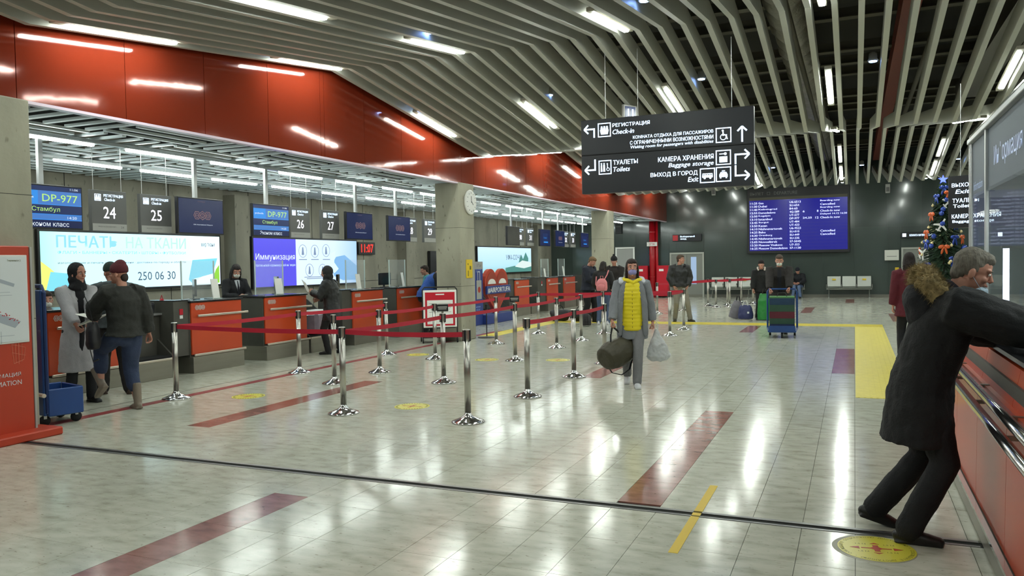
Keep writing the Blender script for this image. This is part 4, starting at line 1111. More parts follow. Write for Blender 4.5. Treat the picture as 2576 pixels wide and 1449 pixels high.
text_mesh('lettering', 'РУЧНАЯ', 'ad_line', t, .25, 1.5, .34, .05, .002); text_mesh('lettering', 'КЛАДЬ', 'ad_line', t, .22, 1.43, .24, .05, .002)
text_mesh('lettering', 'не более', 'ad_line', t, .2, .5, .26, .04, .002); text_mesh('lettering', '10 кг', 'ad_line', t, .2, .42, .22, .04, .002)
# heart-shaped photo stand
M = FX((-9.25, 20.35, 0)); t = thing('heart_stand', 'orange heart shaped photo stand with white eyes on dark blue base', 'photo stand', M=M)
MB().box((-.05, .13, -.08), (1.75, .26, .5), bev=.01).build('base', 'kiosk_blue', t)
def loop_pts(cx, s, n=26):
    P = []
    for i in range(n + 1):
        a = i / n
        ang = PI * (1 - a)
        P.append(V((cx + .38 * math.cos(ang), 1.18 + .38 * math.sin(ang), 0)))
    return P
heart = []
for i in range(60):
    q = 2 * PI * i / 60
    heart.append((0.048 * 16 * math.sin(q) ** 3 * 1.02, .92 + .046 * (13 * math.cos(q) - 5 * math.cos(2 * q) - 2 * math.cos(3 * q) - math.cos(4 * q)) * 1.05))
MB().prism(heart, -.05, .05).build('heart_body', 'stand_red', t)
def scaled(P, k, dx=0, dy=0): return [(x * k + dx, (y - .92) * k + .92 + dy) for x, y in P]
MB().prism(scaled(heart, .86), .05, .06).build('heart_rim', 'stand_red_dark', t)
for s in (-1, 1):
    MB().prism([(s * .36 + .25 * math.cos(a), 1.08 + .14 * math.sin(a)) for a in [PI * i / 14 for i in range(15)]], .06, .075).build('white_arc', 'white_print', t)
    MB().prism([(s * .36 + .22 * math.cos(a), .86 + .2 * math.sin(a)) for a in [PI * i / 14 for i in range(15)]], .06, .07).build('inner_arc', 'stand_red', t)
MB().box((0, .92, .10), (1.62, .22, .05), bev=.005).build('banner', 'kiosk_blue', t)
text_mesh('lettering', '#AIRPORTUFA', 'white_print', t, 0, .91, 1.5, .15, .127, bold=.04)

# ------------------------------------------------------------------ red information stand in the left foreground
M = FX((-7.52, 4.30, 0)); t = thing('information_stand', 'tall red orange information stand with terminal map in left foreground', 'information stand', M=M)
MB().box((.56, .98, -.1), (1.10, 1.84, .16), bev=.01).build('body', 'stand_red', t)
MB().box((.6, .04, -.04), (1.34, .08, .42), bev=.012).build('plinth', 'stand_red', t)
MB().box((1.12, .98, -.1), (.02, 1.82, .17)).build('edge_strip', 'sign_lower', t)
MB().box((.60, 1.38, -.015), (.94, .86, .02), bev=.004).build('map_frame', 'white_paint', t)
MB().box((.60, 1.38, -.003), (.90, .82, .008)).build('map_sheet', 'map_white', t)
text_mesh('lettering', 'Терминал 2', 'sticker_ink', t, .93, 1.755, .14, .024, .002)
mp_ = MB(); random.seed(5)
mp_.prism([(.55, 1.62), (.92, 1.50), (.93, 1.53), (.56, 1.66)], .001, .003); mp_.prism([(.5, 1.4), (.66, 1.52), (.72, 1.48), (.6, 1.34)], .001, .003); mp_.prism([(.68, 1.20), (.92, 1.10), (.98, 1.16), (.74, 1.26)], .001, .003)
mp_.box((.80, 1.45, .002), (.16, .004, .002)); mp_.box((.84, 1.42, .002), (.12, .004, .002)); mp_.box((.84, 1.03, .002), (.14, .004, .002))
for i in range(10): mp_.box((.76, 1.49 - i * .02, .002), (.008, .008, .002)); mp_.box((.78, 1.07 - i * .012, .002), (.006, .006, .002))
mp_.build('map_plan', 'map_grey', t)
mp_ = MB()
for i in range(22): mp_.box((.70 + .012 * i + random.uniform(-.01, .01), 1.30 - .007 * i + random.uniform(-.02, .02), .004), (.012, .008, .002), (0, 0, random.random()))
mp_.build('map_marks', 'map_red', t)
text_mesh('lettering', 'ИНФОРМАЦИЯ', 'map_white', t, .755, .642, .44, .047, -.019); text_mesh('lettering', 'INFORMATION', 'map_white', t, .765, .565, .43, .047, -.019)
b = MB()
for cx in (.62, .96):
    for (x0, y0, x1, y1) in ((-.07, .1, .07, .06), (-.07, .02, .07, -.02), (-.05, -.09, .05, -.06), (-.07, .1, -.05, -.09), (.07, .06, .05, -.06), (0, .12, 0, -.1), (-.035, .1, -.03, -.08), (.035, .1, .03, -.08)):
        d = V((x1 - x0, y1 - y0, 0)); b.box((cx + (x0 + x1) / 2, .84 + (y0 + y1) / 2, -.018), (d.length, .004, .003), (0, 0, math.atan2(d.y, d.x)))
b.build('line_drawing', 'stand_red_line' if 'stand_red_line' in MATS else mat('stand_red_line', 'D0765C', .5).name, t)

# ------------------------------------------------------------------ blue baggage trolley beside it
mat('trolley_blue', '17407E', .4, coat=.2, var=.05, vscale=3); mat('trolley_navy', '122C5E', .4)
def trolley(M, label, stripes=False):
    # local: x width, y forward (load side), z up
    t = thing('baggage_trolley', label, 'trolley', M=M)
    H = .94; W_ = .60
    b = MB()
    for s in (-1, 1): b.tube([(s * W_ / 2, -.05, .14), (s * W_ / 2, -.08, H)], .02, 8); b.tube([(s * W_ / 2, -.05, .15), (s * W_ / 2 * .86, .70, .14)], .02, 8)
    b.tube([(-W_ / 2, -.08, H), (-W_ / 2 + .04, -.1, H + .05), (W_ / 2 - .04, -.1, H + .05), (W_ / 2, -.08, H)], .018, 8); b.tube([(-W_ / 2 * .86, .70, .14), (W_ / 2 * .86, .70, .14)], .02, 8)
    b.build('frame', 'trolley_blue', t)
    MB().box((0, .33, .17), (W_ * .88, .74, .02)).build('platform', 'trolley_blue', t)
    MB().box((0, .71, .20), (W_ * .86, .02, .12)).build('front_lip', 'trolley_blue', t)
    for sx in (-1, 1): b = MB(); b.smooth = True; b.cyl((sx * .25 - .02, 0, .07), (sx * .25 + .02, 0, .07), .07, 16); b.build('wheel', 'rubber', t)
    b = MB(); b.cyl((-.02, .64, .06), (.02, .64, .06), .06, 14); b.build('wheel', 'rubber', t)
    return t, W_, H
t = thing('baggage_trolley', 'upright blue baggage trolley with fold down tray beside red stand', 'trolley', (-8.10, 5.92, 0), R(75))
b = MB(); b.smooth = False
b.box((-.09, 0, .78), (.035, .52, 1.34), bev=.01); b.build('back_frame', 'trolley_blue', t)
b = MB(); b.tube([(-.07, -.26, .14), (-.07, -.26, 1.42), (-.07, -.20, 1.49), (-.07, .20, 1.49), (-.07, .26, 1.42), (-.07, .26, .14)], .022, 8); b.build('side_tube', 'trolley_navy', t)
for s in (-1, 1): MB().box((.11, s * .27, .245), (.36, .03, .29), bev=.01).build('tray_side', 'trolley_blue', t)
MB().box((.11, 0, .12), (.36, .52, .02)).build('tray', 'trolley_blue', t); MB().box((.29, 0, .245), (.02, .5, .29), bev=.01).build('tray_front', 'trolley_blue', t)
b = MB(); b.cyl((-.13, -.34, .34), (-.13, .2, .34), .022, 10); b.build('grey_bar', 'rail_metal', t)
for (x, y) in ((-.08, -.2), (-.08, .2), (.24, -.2), (.24, .2)):
    b = MB(); b.smooth = True; b.cyl((x, y - .015, .055), (x, y + .015, .055), .055, 14); b.build('wheel', 'rubber', t)
    b = MB(); b.box((x, y, .11), (.03, .045, .07)); b.build('caster_fork', 'alu', t)
for s in (-1, 1):
    for z in (.2, .36): b = MB(); b.cyl((.30, s * .22, z), (.305, s * .22, z), .02, 8); b.build('corner_cap', 'alu', t)

# ------------------------------------------------------------------ things at the back wall
YW = YB + 0.0
def wall_sign(x0, x1, z0, z1, label, icon=True, red=False):
    t = thing('wall_sign', label, 'sign', M=frame((x0, YW - .07, z0), (1, 0, 0), (0, 0, 1))); W_, H_ = x1 - x0, z1 - z0
    MB().box((W_ / 2, H_ / 2, 0), (W_, H_, .12), bev=.004).build('casing', 'sign_face', t)
    if red: MB().box((W_ * .1, H_ / 2, .062), (W_ * .18, H_ * .8, .006)).build('red_field', 'map_red', t)
    b = MB(); b.box((H_ * .55 if not red else W_ * .3, H_ / 2, .062), (H_ * .6, H_ * .6, .004)) if icon else None; b.build('pictogram', 'letter_lit', t)
    return t, W_, H_
t, W_, H_ = wall_sign(1.72, 3.0, 2.38, 2.60, 'long lit sign with pictogram over the right back door')
text_mesh('lettering', 'КОМНАТА МАТЕРИ И РЕБЁНКА', 'letter_lit', t, W_ * .6, H_ / 2, W_ * .72, H_ * .45, .062, bold=.03)
t, W_, H_ = wall_sign(-7.42, -6.15, 2.48, 2.78, 'lit sign with red field over the left back door', False, True)
text_mesh('lettering', 'Выборочный', 'letter_lit', t, W_ * .52, H_ * .66, W_ * .5, H_ * .3, .062, bold=.02); text_mesh('lettering', 'вход', 'letter_lit', t, W_ * .38, H_ * .3, W_ * .2, H_ * .22, .062, bold=.02)
def small_box(name, x, z, w_, h, m, label, cat):
    t = thing(name, label, cat, M=frame((x, YW - .05, z), (1, 0, 0), (0, 0, 1)))
    MB().box((0, 0, 0), (w_, h, .1), bev=.01).build('body', m, t); MB().box((0, -h * .1, .052), (w_ * .7, h * (.5 if 'speaker' in name else .04), .008)).build('front', 'sign_grey', t)
small_box('wall_speaker', -5.62, 4.62, .17, .36, 'sign_lower', 'grey wall speaker left of the departure board', 'speaker')
small_box('wall_speaker', 1.25, 4.38, .17, .36, 'sign_lower', 'grey wall speaker right of the departure board', 'speaker')
small_box('wall_notice', 1.39, 1.70, .52, .42, 'paper', 'pale paper notice on the green wall right of the departure board', 'notice')
small_box('wall_notice', 1.58, 1.08, .14, .25, 'yellow_tape', 'small yellow notice beside the right back door', 'notice')
small_box('dark_panel', -9.9, 3.3, .3, .8, 'black_metal', 'dark small hanging panel beside the third concrete column', 'panel')
t = thing('fire_pipe', 'red vertical pipe riser with white tag before the green wall', 'pipe', (-8.3, 35.35, 0))
b = MB(); b.smooth = True; b.cyl((0, 0, 0), (0, 0, 3.4), .14, 16); b.build('pipe', 'red_paint', t); b = MB(); b.smooth = True; b.cyl((.2, 0, 0), (.2, 0, 3.4), .06, 12); b.build('pipe', 'red_paint', t)
MB().box((.02, -.16, 2.38), (.46, .03, .18)).build('tag_plate', 'white_print', t); text_mesh('lettering', '2ПК', 'red_box', t, 0, 0, .3, .1, 0).matrix_local = Matrix.Translation((.02, -.178, 2.38)) @ Matrix.Rotation(PI / 2, 4, 'X')
for z in (.9, 1.9, 2.9): b = MB(); b.cyl((0, 0, z), (0, 0, z + .04), .155, 16); b.build('collar', 'red_paint', t)
for x, lb in ((-7.82, 'right red fire cabinet beside the vertical red pipe'), (-8.75, 'left red fire cabinet beside the vertical red pipe')):
    t = thing('fire_cabinet', lb, 'fire cabinet', (x, 35.3, .0))
    MB().box((0, 0, .74), (.52, .26, 1.36), bev=.01).build('cabinet', 'red_box', t); MB().box((0, -.137, .74), (.46, .012, 1.28), bev=.003).build('door', 'red_box', t)
    MB().box((-.05, -.146, 1.22), (.2, .004, .1)).build('label_plate', 'white_print', t); MB().box((.2, -.15, .8), (.03, .02, .09)).build('handle', 'chrome', t)
    b = MB(); b.box((-.2, 0, .03), (.05, .2, .06)); b.box((.2, 0, .03), (.05, .2, .06)); b.build('foot', 'black_metal', t)
def bench(x0, y, n, label, yellow=()):
    t = thing('airport_bench', label, 'bench', (x0, y, 0), 0, 'perforated steel waiting benches'); P = .57
    b = MB(); b.box((n * P / 2, .02, .36), (n * P, .06, .05)); b.build('beam', 'seat_steel', t)
    for i in range(n):
        cx = P * (i + .5)
        o = MB().box((cx, -.02, .42), (P - .05, .46, .025), bev=.008).build('seat', 'seat_steel', t)
        b = MB(); b.box((cx, .23, .66), (P - .05, .025, .44), (R(-12), 0, 0), bev=.01); o = b.build('backrest', 'seat_steel', t)
        if i in yellow: MB().box((cx, .20, .74), (.14, .01, .07), (R(-12), 0, 0)).build('notice_sticker', 'yellow_tape', o)
    for i in range(n + 1):
        b = MB(); b.tube([(P * i, .2, .6), (P * i, -.2, .6), (P * i, -.24, .56), (P * i, -.2, .40)], .014, 6); b.build('armrest', 'chrome', t)
    for x in (.1, n * P - .1):
        b = MB(); b.tube([(x, -.26, .02), (x, 0, .34), (x, .26, .02)], .018, 6); b.box((x, 0, .015), (.05, .62, .03)); b.build('leg', 'seat_steel', t)
bench(-1.05, 35.2, 3, 'steel bench with three seats below the departure board right side', (0, 2))
bench(-5.75, 35.2, 3, 'steel bench with three seats behind the far barrier posts', (2,))
bench(-3.6, 35.2, 3, 'steel bench carrying the seated dark clothed person', ())

# ------------------------------------------------------------------ fir tree with ornaments
random.seed(11)
TX, TY = 2.17, 24.0
t = thing('fir_tree', 'decorated artificial fir tree behind the leaning man', 'tree', (TX, TY, 0))
b = MB(); b.tube([(0, 0, 0), (0, 0, 3.55)], [.05, .015], 8); b.lathe([(.35, 0), (.35, .02), (.06, .2)], n=16); b.build('trunk', 'mat_trunk' if 'mat_trunk' in MATS else mat('mat_trunk', '3A2A1C', .8).name, t)
def trad(z): return .07 + .78 * max(0, (3.6 - z) / 3.1) ** .92
b = MB(); N = 520
for i in range(N):
    z = .5 + 3.05 * (i / N) ** 1.15; a = i * 2.399 + random.uniform(-.2, .2); r_ = trad(z) * random.uniform(.8, 1.08)
    tip = V((r_ * math.cos(a), r_ * math.sin(a), z - .14 * r_ / .6)); root = V((0, 0, z + .08))
    d = tip - root; side = d.cross(V((0, 0, 1))).normalized()
    K = 13
    for k in range(K):
        s_ = .25 + .75 * k / (K - 1); c = root + d * s_; L = .085 * (1.15 - s_ * .5)
        for q in (-1, 1, 0):
            e = (side * q * (1 if q else 0) + d.normalized() * .75 + V((0, 0, random.uniform(-.15, .5)))).normalized() * L
            w_ = V((0, 0, .012)) if q else side * .012
            b._add([c + w_, c - w_, c + e], [(0, 1, 2)])
o = b.build('foliage', 'tree_green', t); o['kind'] = 'stuff'
def star_mesh():
    m_ = MB(); P = []
    for i in range(10): a = PI / 2 + i * PI / 5; r_ = .12 if i % 2 == 0 else .05; P.append((r_ * math.cos(a), r_ * math.sin(a)))
    m_.prism(P, -.01, .01, frame((0, 0, 0), (1, 0, 0), (0, 0, 1))); return m_
mat('orn_blue', '1F3F9C', .2, .3, coat=.5); mat('orn_orange', 'C8551C', .3, coat=.3); mat('orn_gold', 'D8C89A', .2, .5); mat('orn_white', 'DADAD8', .4); mat('orn_light', '4A5CFF', emit=4.0)
o = star_mesh().build('tree_star', 'orn_light'); o.location = (TX, TY - .02, 3.66); tag(o, 'blue lit star on top of the fir tree', 'tree ornament')
TORN = {}
def ornament(kind, z, a, k=1.0):
    r_ = trad(z) * 1.02 * k; p = (TX + r_ * math.cos(a), TY + r_ * math.sin(a), z)
    rz = a + PI / 2
    if kind in ('blue', 'gold'):
        b = MB(); b.smooth = True; b.ell((0, 0, 0), .065 if kind == 'blue' else .038, n=12, m=8); b.lathe([(.012, 0), (.012, .02)], (0, 0, .06 if kind == 'blue' else .034), 8)
        o = b.build('bauble', 'orn_blue' if kind == 'blue' else 'orn_gold'); lb = ('dark blue glossy bauble on the fir tree', 'small pale gold bauble on the fir tree')[kind == 'gold']
    elif kind == 'orange':
        b = MB(); b.smooth = True
        for s in (-1, 1): b.ell((s * .07, 0, .03), (.075, .03, .05), (0, s * R(25), 0), 10, 6); b.ell((s * .045, 0, -.08), (.03, .02, .09), (0, s * R(-15), 0), 8, 6)
        b.ell((0, -.01, 0), .03, n=8, m=6); o = b.build('ribbon_bow', 'orn_orange'); lb = 'orange ribbon bow on the fir tree'
    elif kind == 'bluebow':
        b = MB(); b.smooth = True
        for s in (-1, 1): b.ell((s * .06, 0, .03), (.065, .03, .045), (0, s * R(25), 0), 10, 6); b.ell((s * .035, 0, -.09), (.03, .02, .11), (0, s * R(-12), 0), 8, 6)
        o = b.build('ribbon_bow', 'orn_blue'); lb = 'blue ribbon bow on the fir tree'
    else:
        b = MB(); b.box((0, 0, 0), (.045, .02, .36), bev=.008); b.prism([(-.02, .06), (.17, -.05), (.17, -.09), (-.02, -.02)], -.008, .008, frame((0, 0, 0), (1, 0, 0), (0, 0, 1)))
        b.prism([(.02, .06), (-.17, -.05), (-.17, -.09), (.02, -.02)], -.008, .008, frame((0, 0, 0), (1, 0, 0), (0, 0, 1))); b.box((0, 0, -.15), (.13, .012, .03))
        o = b.build('toy_aeroplane', 'orn_white'); lb = 'white toy aeroplane ornament on the fir tree'; o.rotation_euler = (0, R(random.uniform(25, 60)), rz)
    if kind != 'plane': o.rotation_euler = (0, 0, rz)
    TORN.setdefault(kind, []).append((z, o, lb)); o.location = p; tag(o, lb, 'tree ornament', {'blue': 'blue baubles on the fir tree', 'gold': 'gold baubles on the fir tree', 'orange': 'orange bows on the fir tree', 'bluebow': 'blue bows on the fir tree', 'plane': 'white aeroplanes on the fir tree'}[kind])
F0 = math.atan2(-TY, -TX)   # side of the tree that faces the hall
for kind, z, da in (('plane', 2.45, -.1), ('plane', 3.05, .6), ('plane', 1.72, -1.0), ('orange', 2.72, -1.0), ('orange', 1.85, .05), ('orange', 3.28, .8), ('orange', 2.25, -1.1), ('orange', 1.8, -1.5), ('orange', 2.7, .8), ('orange', 2.1, 1.2), ('orange', 1.3, .6),
                    ('bluebow', 3.2, -.9), ('bluebow', 2.5, .9), ('bluebow', 2.1, .6), ('bluebow', 1.55, .4), ('bluebow', 2.0, -.9), ('bluebow', 3.42, .2), ('bluebow', 1.4, -.6), ('bluebow', 3.0, 1.1)): ornament(kind, z, F0 + da)
for i in range(26):
    z = 1.2 + 2.1 * random.random(); ornament('gold' if i % 3 else 'blue', z, F0 + random.uniform(-1.5, 1.5))

TOPS = ['topmost', 'second', 'third', 'fourth', 'fifth', 'sixth', 'seventh', 'eighth', 'ninth', 'tenth', 'eleventh', 'twelfth', 'thirteenth', 'fourteenth', 'fifteenth', 'sixteenth', 'seventeenth', 'eighteenth', 'nineteenth']
for kd, L in TORN.items():
    for i, (z, o_, lb) in enumerate(sorted(L, key=lambda q: -q[0])): o_['label'] = lb + (', topmost of them' if i == 0 else ', %s from the top' % TOPS[i])
# ------------------------------------------------------------------ information desk at the right
ID_Y0, ID_Y1 = 0.6, 8.2
# desk front is a plane leaning slightly towards the hall
t = thing('information_desk', 'long orange information desk the grey haired man leans on', 'counter', (0.68, 0, 0))
MB().box((.55, 4.4, .5), (1.0, 7.5, 1.0)).build('core', 'desk_dark', t)
ys_ = [ID_Y0, 1.6, 2.6, 3.6, 4.62, 5.65, 6.68, 7.4, ID_Y1]
def lean(z): return 0.02 + (0.13 * max(0, (z - .15) / .95))
def slab(a, b, z0, z1, th, x0, x1):
    P = [V((x, y, z)) for (x, z) in ((x0, z0), (x1, z1)) for y in (a, b)]
    Q = [p + V((th, 0, 0)) for p in P]
    mb = MB(); mb._add([P[0], P[1], P[3], P[2], Q[0], Q[1], Q[3], Q[2]], [(3, 2, 1, 0), (4, 5, 6, 7), (0, 1, 5, 4), (1, 2, 6, 5), (2, 3, 7, 6), (3, 0, 4, 7)]); return mb
for a, b_ in zip(ys_[:-1], ys_[1:]):
    slab(a + .003, b_ - .003, .14, .80, .02, .01, .02).build('panel', 'desk_orange_big', t)
    slab(a + .003, b_ - .003, .88, 1.075, .02, .04, .08).build('panel', 'desk_orange_big', t)
MB().box((.005, 4.4, .07), (.05, 7.6, .12), bev=.004).build('kick_plate', 'plinth_steel', t)
MB().box((.03, 4.4, .84), (.03, 7.6, .1)).build('rail_backing', 'desk_orange_big', t)
for z, x in ((.79, -.05), (.885, -.03)):
    b = MB(); b.smooth = True; b.cyl((x, ID_Y0, z), (x, ID_Y1, z), .026, 12); b.build('rail', 'chrome', t)
    b = MB()
    for y in ys_[1:-1]: b.box((x + .04, y - .3, z), (.07, .03, .02))
    b.build('rail_bracket', 'steel_dark', t)
MB().box((-.02, 4.4, .145), (.03, 7.6, .02)).build('lower_rail', 'chrome', t)
o = MB().box((1.12, 4.4, 1.105), (0.72, 7.7, .035), bev=.006).build('worktop', 'desk_top'); tag(o, 'dark grey worktop running along the orange information desk', 'worktop')
t = thing('white_label', 'small white label lying on the dark information desk worktop', 'label', (0.93, 4.62, 1.123), R(10)); MB().box((0, 0, .001), (.05, .16, .002)).build('sheet', 'white_print', t)
# glazed booth over the desk
GX = .92
t = thing('glass_booth', 'glass fronted information booth with grey header lettering', 'booth', (GX, 0, 0))
b = MB(); b.box((.0, 6.95, 1.88), (.03, .035, 1.50), bev=.004); b.build('post', 'alu', t)
b = MB(); b.box((.0, 7.84, 1.88), (.03, .035, 1.50), bev=.004); b.build('post', 'alu', t)
b = MB(); b.box((.0, 7.78, 1.88), (.02, .02, 1.50), bev=.004); b.build('post', 'alu', t)
for y in (4.2, 1.5): MB().box((0, y, 1.88), (.03, .035, 1.5), bev=.004).build('post', 'alu', t)
for y0, y1 in ((7.0, 7.8), (4.25, 6.9), (1.55, 4.15)): MB().box((0, (y0 + y1) / 2, 1.74), (.008, y1 - y0, .82)).build('pane', 'booth_glass', t)
MB().box((0, 4.5, 1.325), (.03, 6.7, .03), bev=.004).build('bottom_rail', 'chrome', t)
for y in (6.95, 5.6, 4.2, 2.8): MB().box((0, y, 1.225), (.025, .03, .2)).build('rail_foot', 'alu', t)
for y0, y1 in ((6.97, 7.82), (1.5, 6.93)):
    MB().box((.03, (y0 + y1) / 2, 2.36), (.05, y1 - y0, .46)).build('header_panel', 'booth_header', t)
MB().box((0, 4.67, 2.61), (.06, 6.36, .04), bev=.004).build('top_rail', 'alu', t); MB().box((0, 4.67, 2.655), (.03, 6.36, .02), bev=.004).build('top_rail', 'chrome', t)
mm = FW((.004, 6.7, 2.12)); o = text_mesh('lettering', 'Информация', 'ad_line', t, 0.58, .22, 1.05, .17, 0, bold=.0); o.matrix_local = mm
o = text_mesh('lettering', 'Information', 'ad_line', t, 0.30, .1, .5, .07, 0); o.matrix_local = FW((.004, 7.75, 2.12))
MB().box((1.2, 4.67, 2.16), (2.3, 6.34, .05)).build('soffit', 'booth_header', t)
MB().box((.45, 5.2, 2.125), (.12, 1.1, .02)).build('soffit_lamp', 'tube_desk', t)
MB().box((1.2, 7.84, 1.64), (2.3, .01, 1.0)).build('pane', 'booth_glass', t); MB().box((1.2, 7.84, .58), (2.3, .06, 1.12)).build('rear_panel', 'desk_dark', t)
MB().box((2.38, 4.67, 1.3), (.05, 6.4, 2.6)).build('side_wall', 'sign_grey', t)
t = thing('reflection_column', 'tall thin bright white glowing column standing for a reflection in the booth glass', 'reflection', (1.61, 10.7, 0))  # glowing column added in place of a reflection in the booth glass
MB().box((0, 0, .5), (.12, .12, 1.0), bev=.01).build('base', 'alu', t); b = MB(); b.smooth = True; b.cyl((0, 0, 1.0), (0, 0, 1.72), .032, 12); b.build('tube', mat('reflection_white', 'DCE8FF', emit=6.0), t); MB().box((0, 0, 1.735), (.1, .1, .03)).build('cap', 'black_metal', t)
# second hanging sign beyond the booth
M = frame((1.28, 13.4, 2.05), (1, -.55, 0), (0, 0, 1)); t = thing('direction_sign', 'dark hanging sign with lit lettering beyond the fir tree and booth', 'sign', M=M)
MB().box((.6, .38, -.05), (1.2, .76, .1), bev=.004).build('panel', 'sign_face', t)
text_mesh('lettering', 'ВЫХОД', 'letter_lit', t, .2, .62, .3, .07, .001, bold=.03); text_mesh('lettering', 'Exit', 'letter_lit', t, .2, .53, .2, .06, .001, bold=.03, shear=.2)
text_mesh('lettering', 'ТУАЛЕТЫ', 'letter_lit', t, .24, .40, .36, .06, .001, bold=.03); text_mesh('lettering', 'Toilets', 'letter_lit', t, .2, .32, .26, .05, .001, bold=.03); text_mesh('lettering', 'КАМЕРА ХРАНЕНИЯ', 'letter_lit', t, .38, .17, .66, .06, .001, bold=.03); text_mesh('lettering', 'Baggage storage', 'letter_lit', t, .34, .09, .56, .05, .001, bold=.03)
b = MB(); b.cyl((.15, .76, -.05), (.15, 2.1, -.05), .004, 5); b.cyl((1.05, .76, -.05), (1.05, 2.1, -.05), .004, 5); b.build('cable', 'alu', t)
o, _, _ = wall_sign(5.0, 5.9, 2.3, 2.55, 'small lit sign on the back wall seen through the booth glass')
t = thing('wall_panel', 'pale yellow wall panel behind the fir tree', 'panel', M=frame((2.75, YW - .06, 1.9), (1, 0, 0), (0, 0, 1))); MB().box((.4, .45, 0), (.8, .9, .1)).build('panel', mat('pale_yellow', 'B9B98A', .5), t)  # flat panel in one even pale yellow

# ------------------------------------------------------------------ bags and luggage
mat('bag_black', '1C1B1E', .6, bump=.1, bscale=60); mat('bag_olive', '3A3626', .55, bump=.1, bscale=40); mat('strap_black', '141416', .6)
def duffel(name, label, cat, loc, rz, L, r_, m, group=None, strap=True, handle_up=0.0):
    t = thing(name, label, cat, loc, rz, group)
    mb = MB(); mb.tube([(-L / 2, 0, r_ * .9), (-L * .46, 0, r_ * .95), (-L * .3, 0, r_), (0, 0, r_ * 1.02), (L * .3, 0, r_), (L * .46, 0, r_ * .95), (L / 2, 0, r_ * .9)], [(r_ * .6, r_ * .6), (r_ * .9, r_ * .88), (r_, r_ * .96), (r_, r_ * .95), (r_, r_ * .96), (r_ * .9, r_ * .88), (r_ * .6, r_ * .6)], 16, right=(0, 1, 0))
    remesh_obj('bag_body', mb, m, t, .02, 2, .02, .12)
    b = MB()
    for s in (-1, 1):
        b.tube([(s * L * .2, r_ * .5, r_ * 1.75), (s * L * .16, r_ * .2, r_ * 1.75 + .09), (s * L * .05, 0, r_ * 1.75 + .14), (s * -.02, 0, r_ * 1.75 + .14)], .011, 6)
        b.tube([(s * L * .22, r_ * 1.02, r_ * .6), (s * L * .22, r_ * .95, r_ * 1.3), (s * L * .22, r_ * .3, r_ * 1.98), (s * L * .22, -r_ * .5, r_ * 1.85), (s * L * .22, -r_ * 1.02, r_ * .9)], .012, 6)
    b.build('handle', 'strap_black', t)
    return t
duffel('duffel_bag', 'black duffel bag with pale piping lying near the barrier posts, left one', 'bag', (-7.55, 20.95, 0), R(25), .52, .17, 'bag_black')
duffel('duffel_bag', 'second black duffel bag lying right of the piped duffel', 'bag', (-6.95, 21.0, 0), R(15), .62, .165, 'bag_black')
t = thing('rucksack', 'dark rucksack standing on the floor by the three talking people', 'bag', (-6.28, 19.35, 0), R(20))
mb = MB(); mb.tube([(0, 0, .03), (0, 0, .15), (0, .01, .27), (0, .01, .33)], [(.13, .09), (.15, .11), (.13, .09), (.06, .05)], 14); remesh_obj('bag_body', mb, mat('bag_grey', '2B2A2C', .7), t, .015, 2, .015)
b = MB(); b.tube([(-.03, -.08, .3), (-.03, -.14, .2), (-.04, -.12, .06)], .012, 6); b.tube([(.05, -.08, .3), (.05, -.14, .2), (.06, -.12, .06)], .012, 6); b.build('strap', 'strap_black', t)
# wrapped suitcase on the conveyor
mat('wrap_pale', '8E8290', .25, var=.12, vscale=6, bump=.3, bscale=12, coat=.3)
t = thing('wrapped_suitcase', 'plastic wrapped pale suitcase lying on the conveyor before the black coated customer', 'suitcase', (-9.75, 12.9, .34), R(8))
MB().box((0, 0, .22), (.5, .82, .42), bev=.06).build('shell', 'wrap_pale', t); MB().box((0, 0, .435), (.46, .78, .02), bev=.008).build('lid_edge', 'white_paint', t)
for y in (-.3, .3): b = MB(); b.cyl((.265, y - .02, .05), (.265, y + .02, .05), .03, 10); b.build('wheel', 'rubber', t)
b = MB(); b.tube([(.25, -.1, .3), (.29, -.08, .3), (.29, .08, .3), (.25, .1, .3)], .01, 6); b.build('handle', 'black_metal', t)
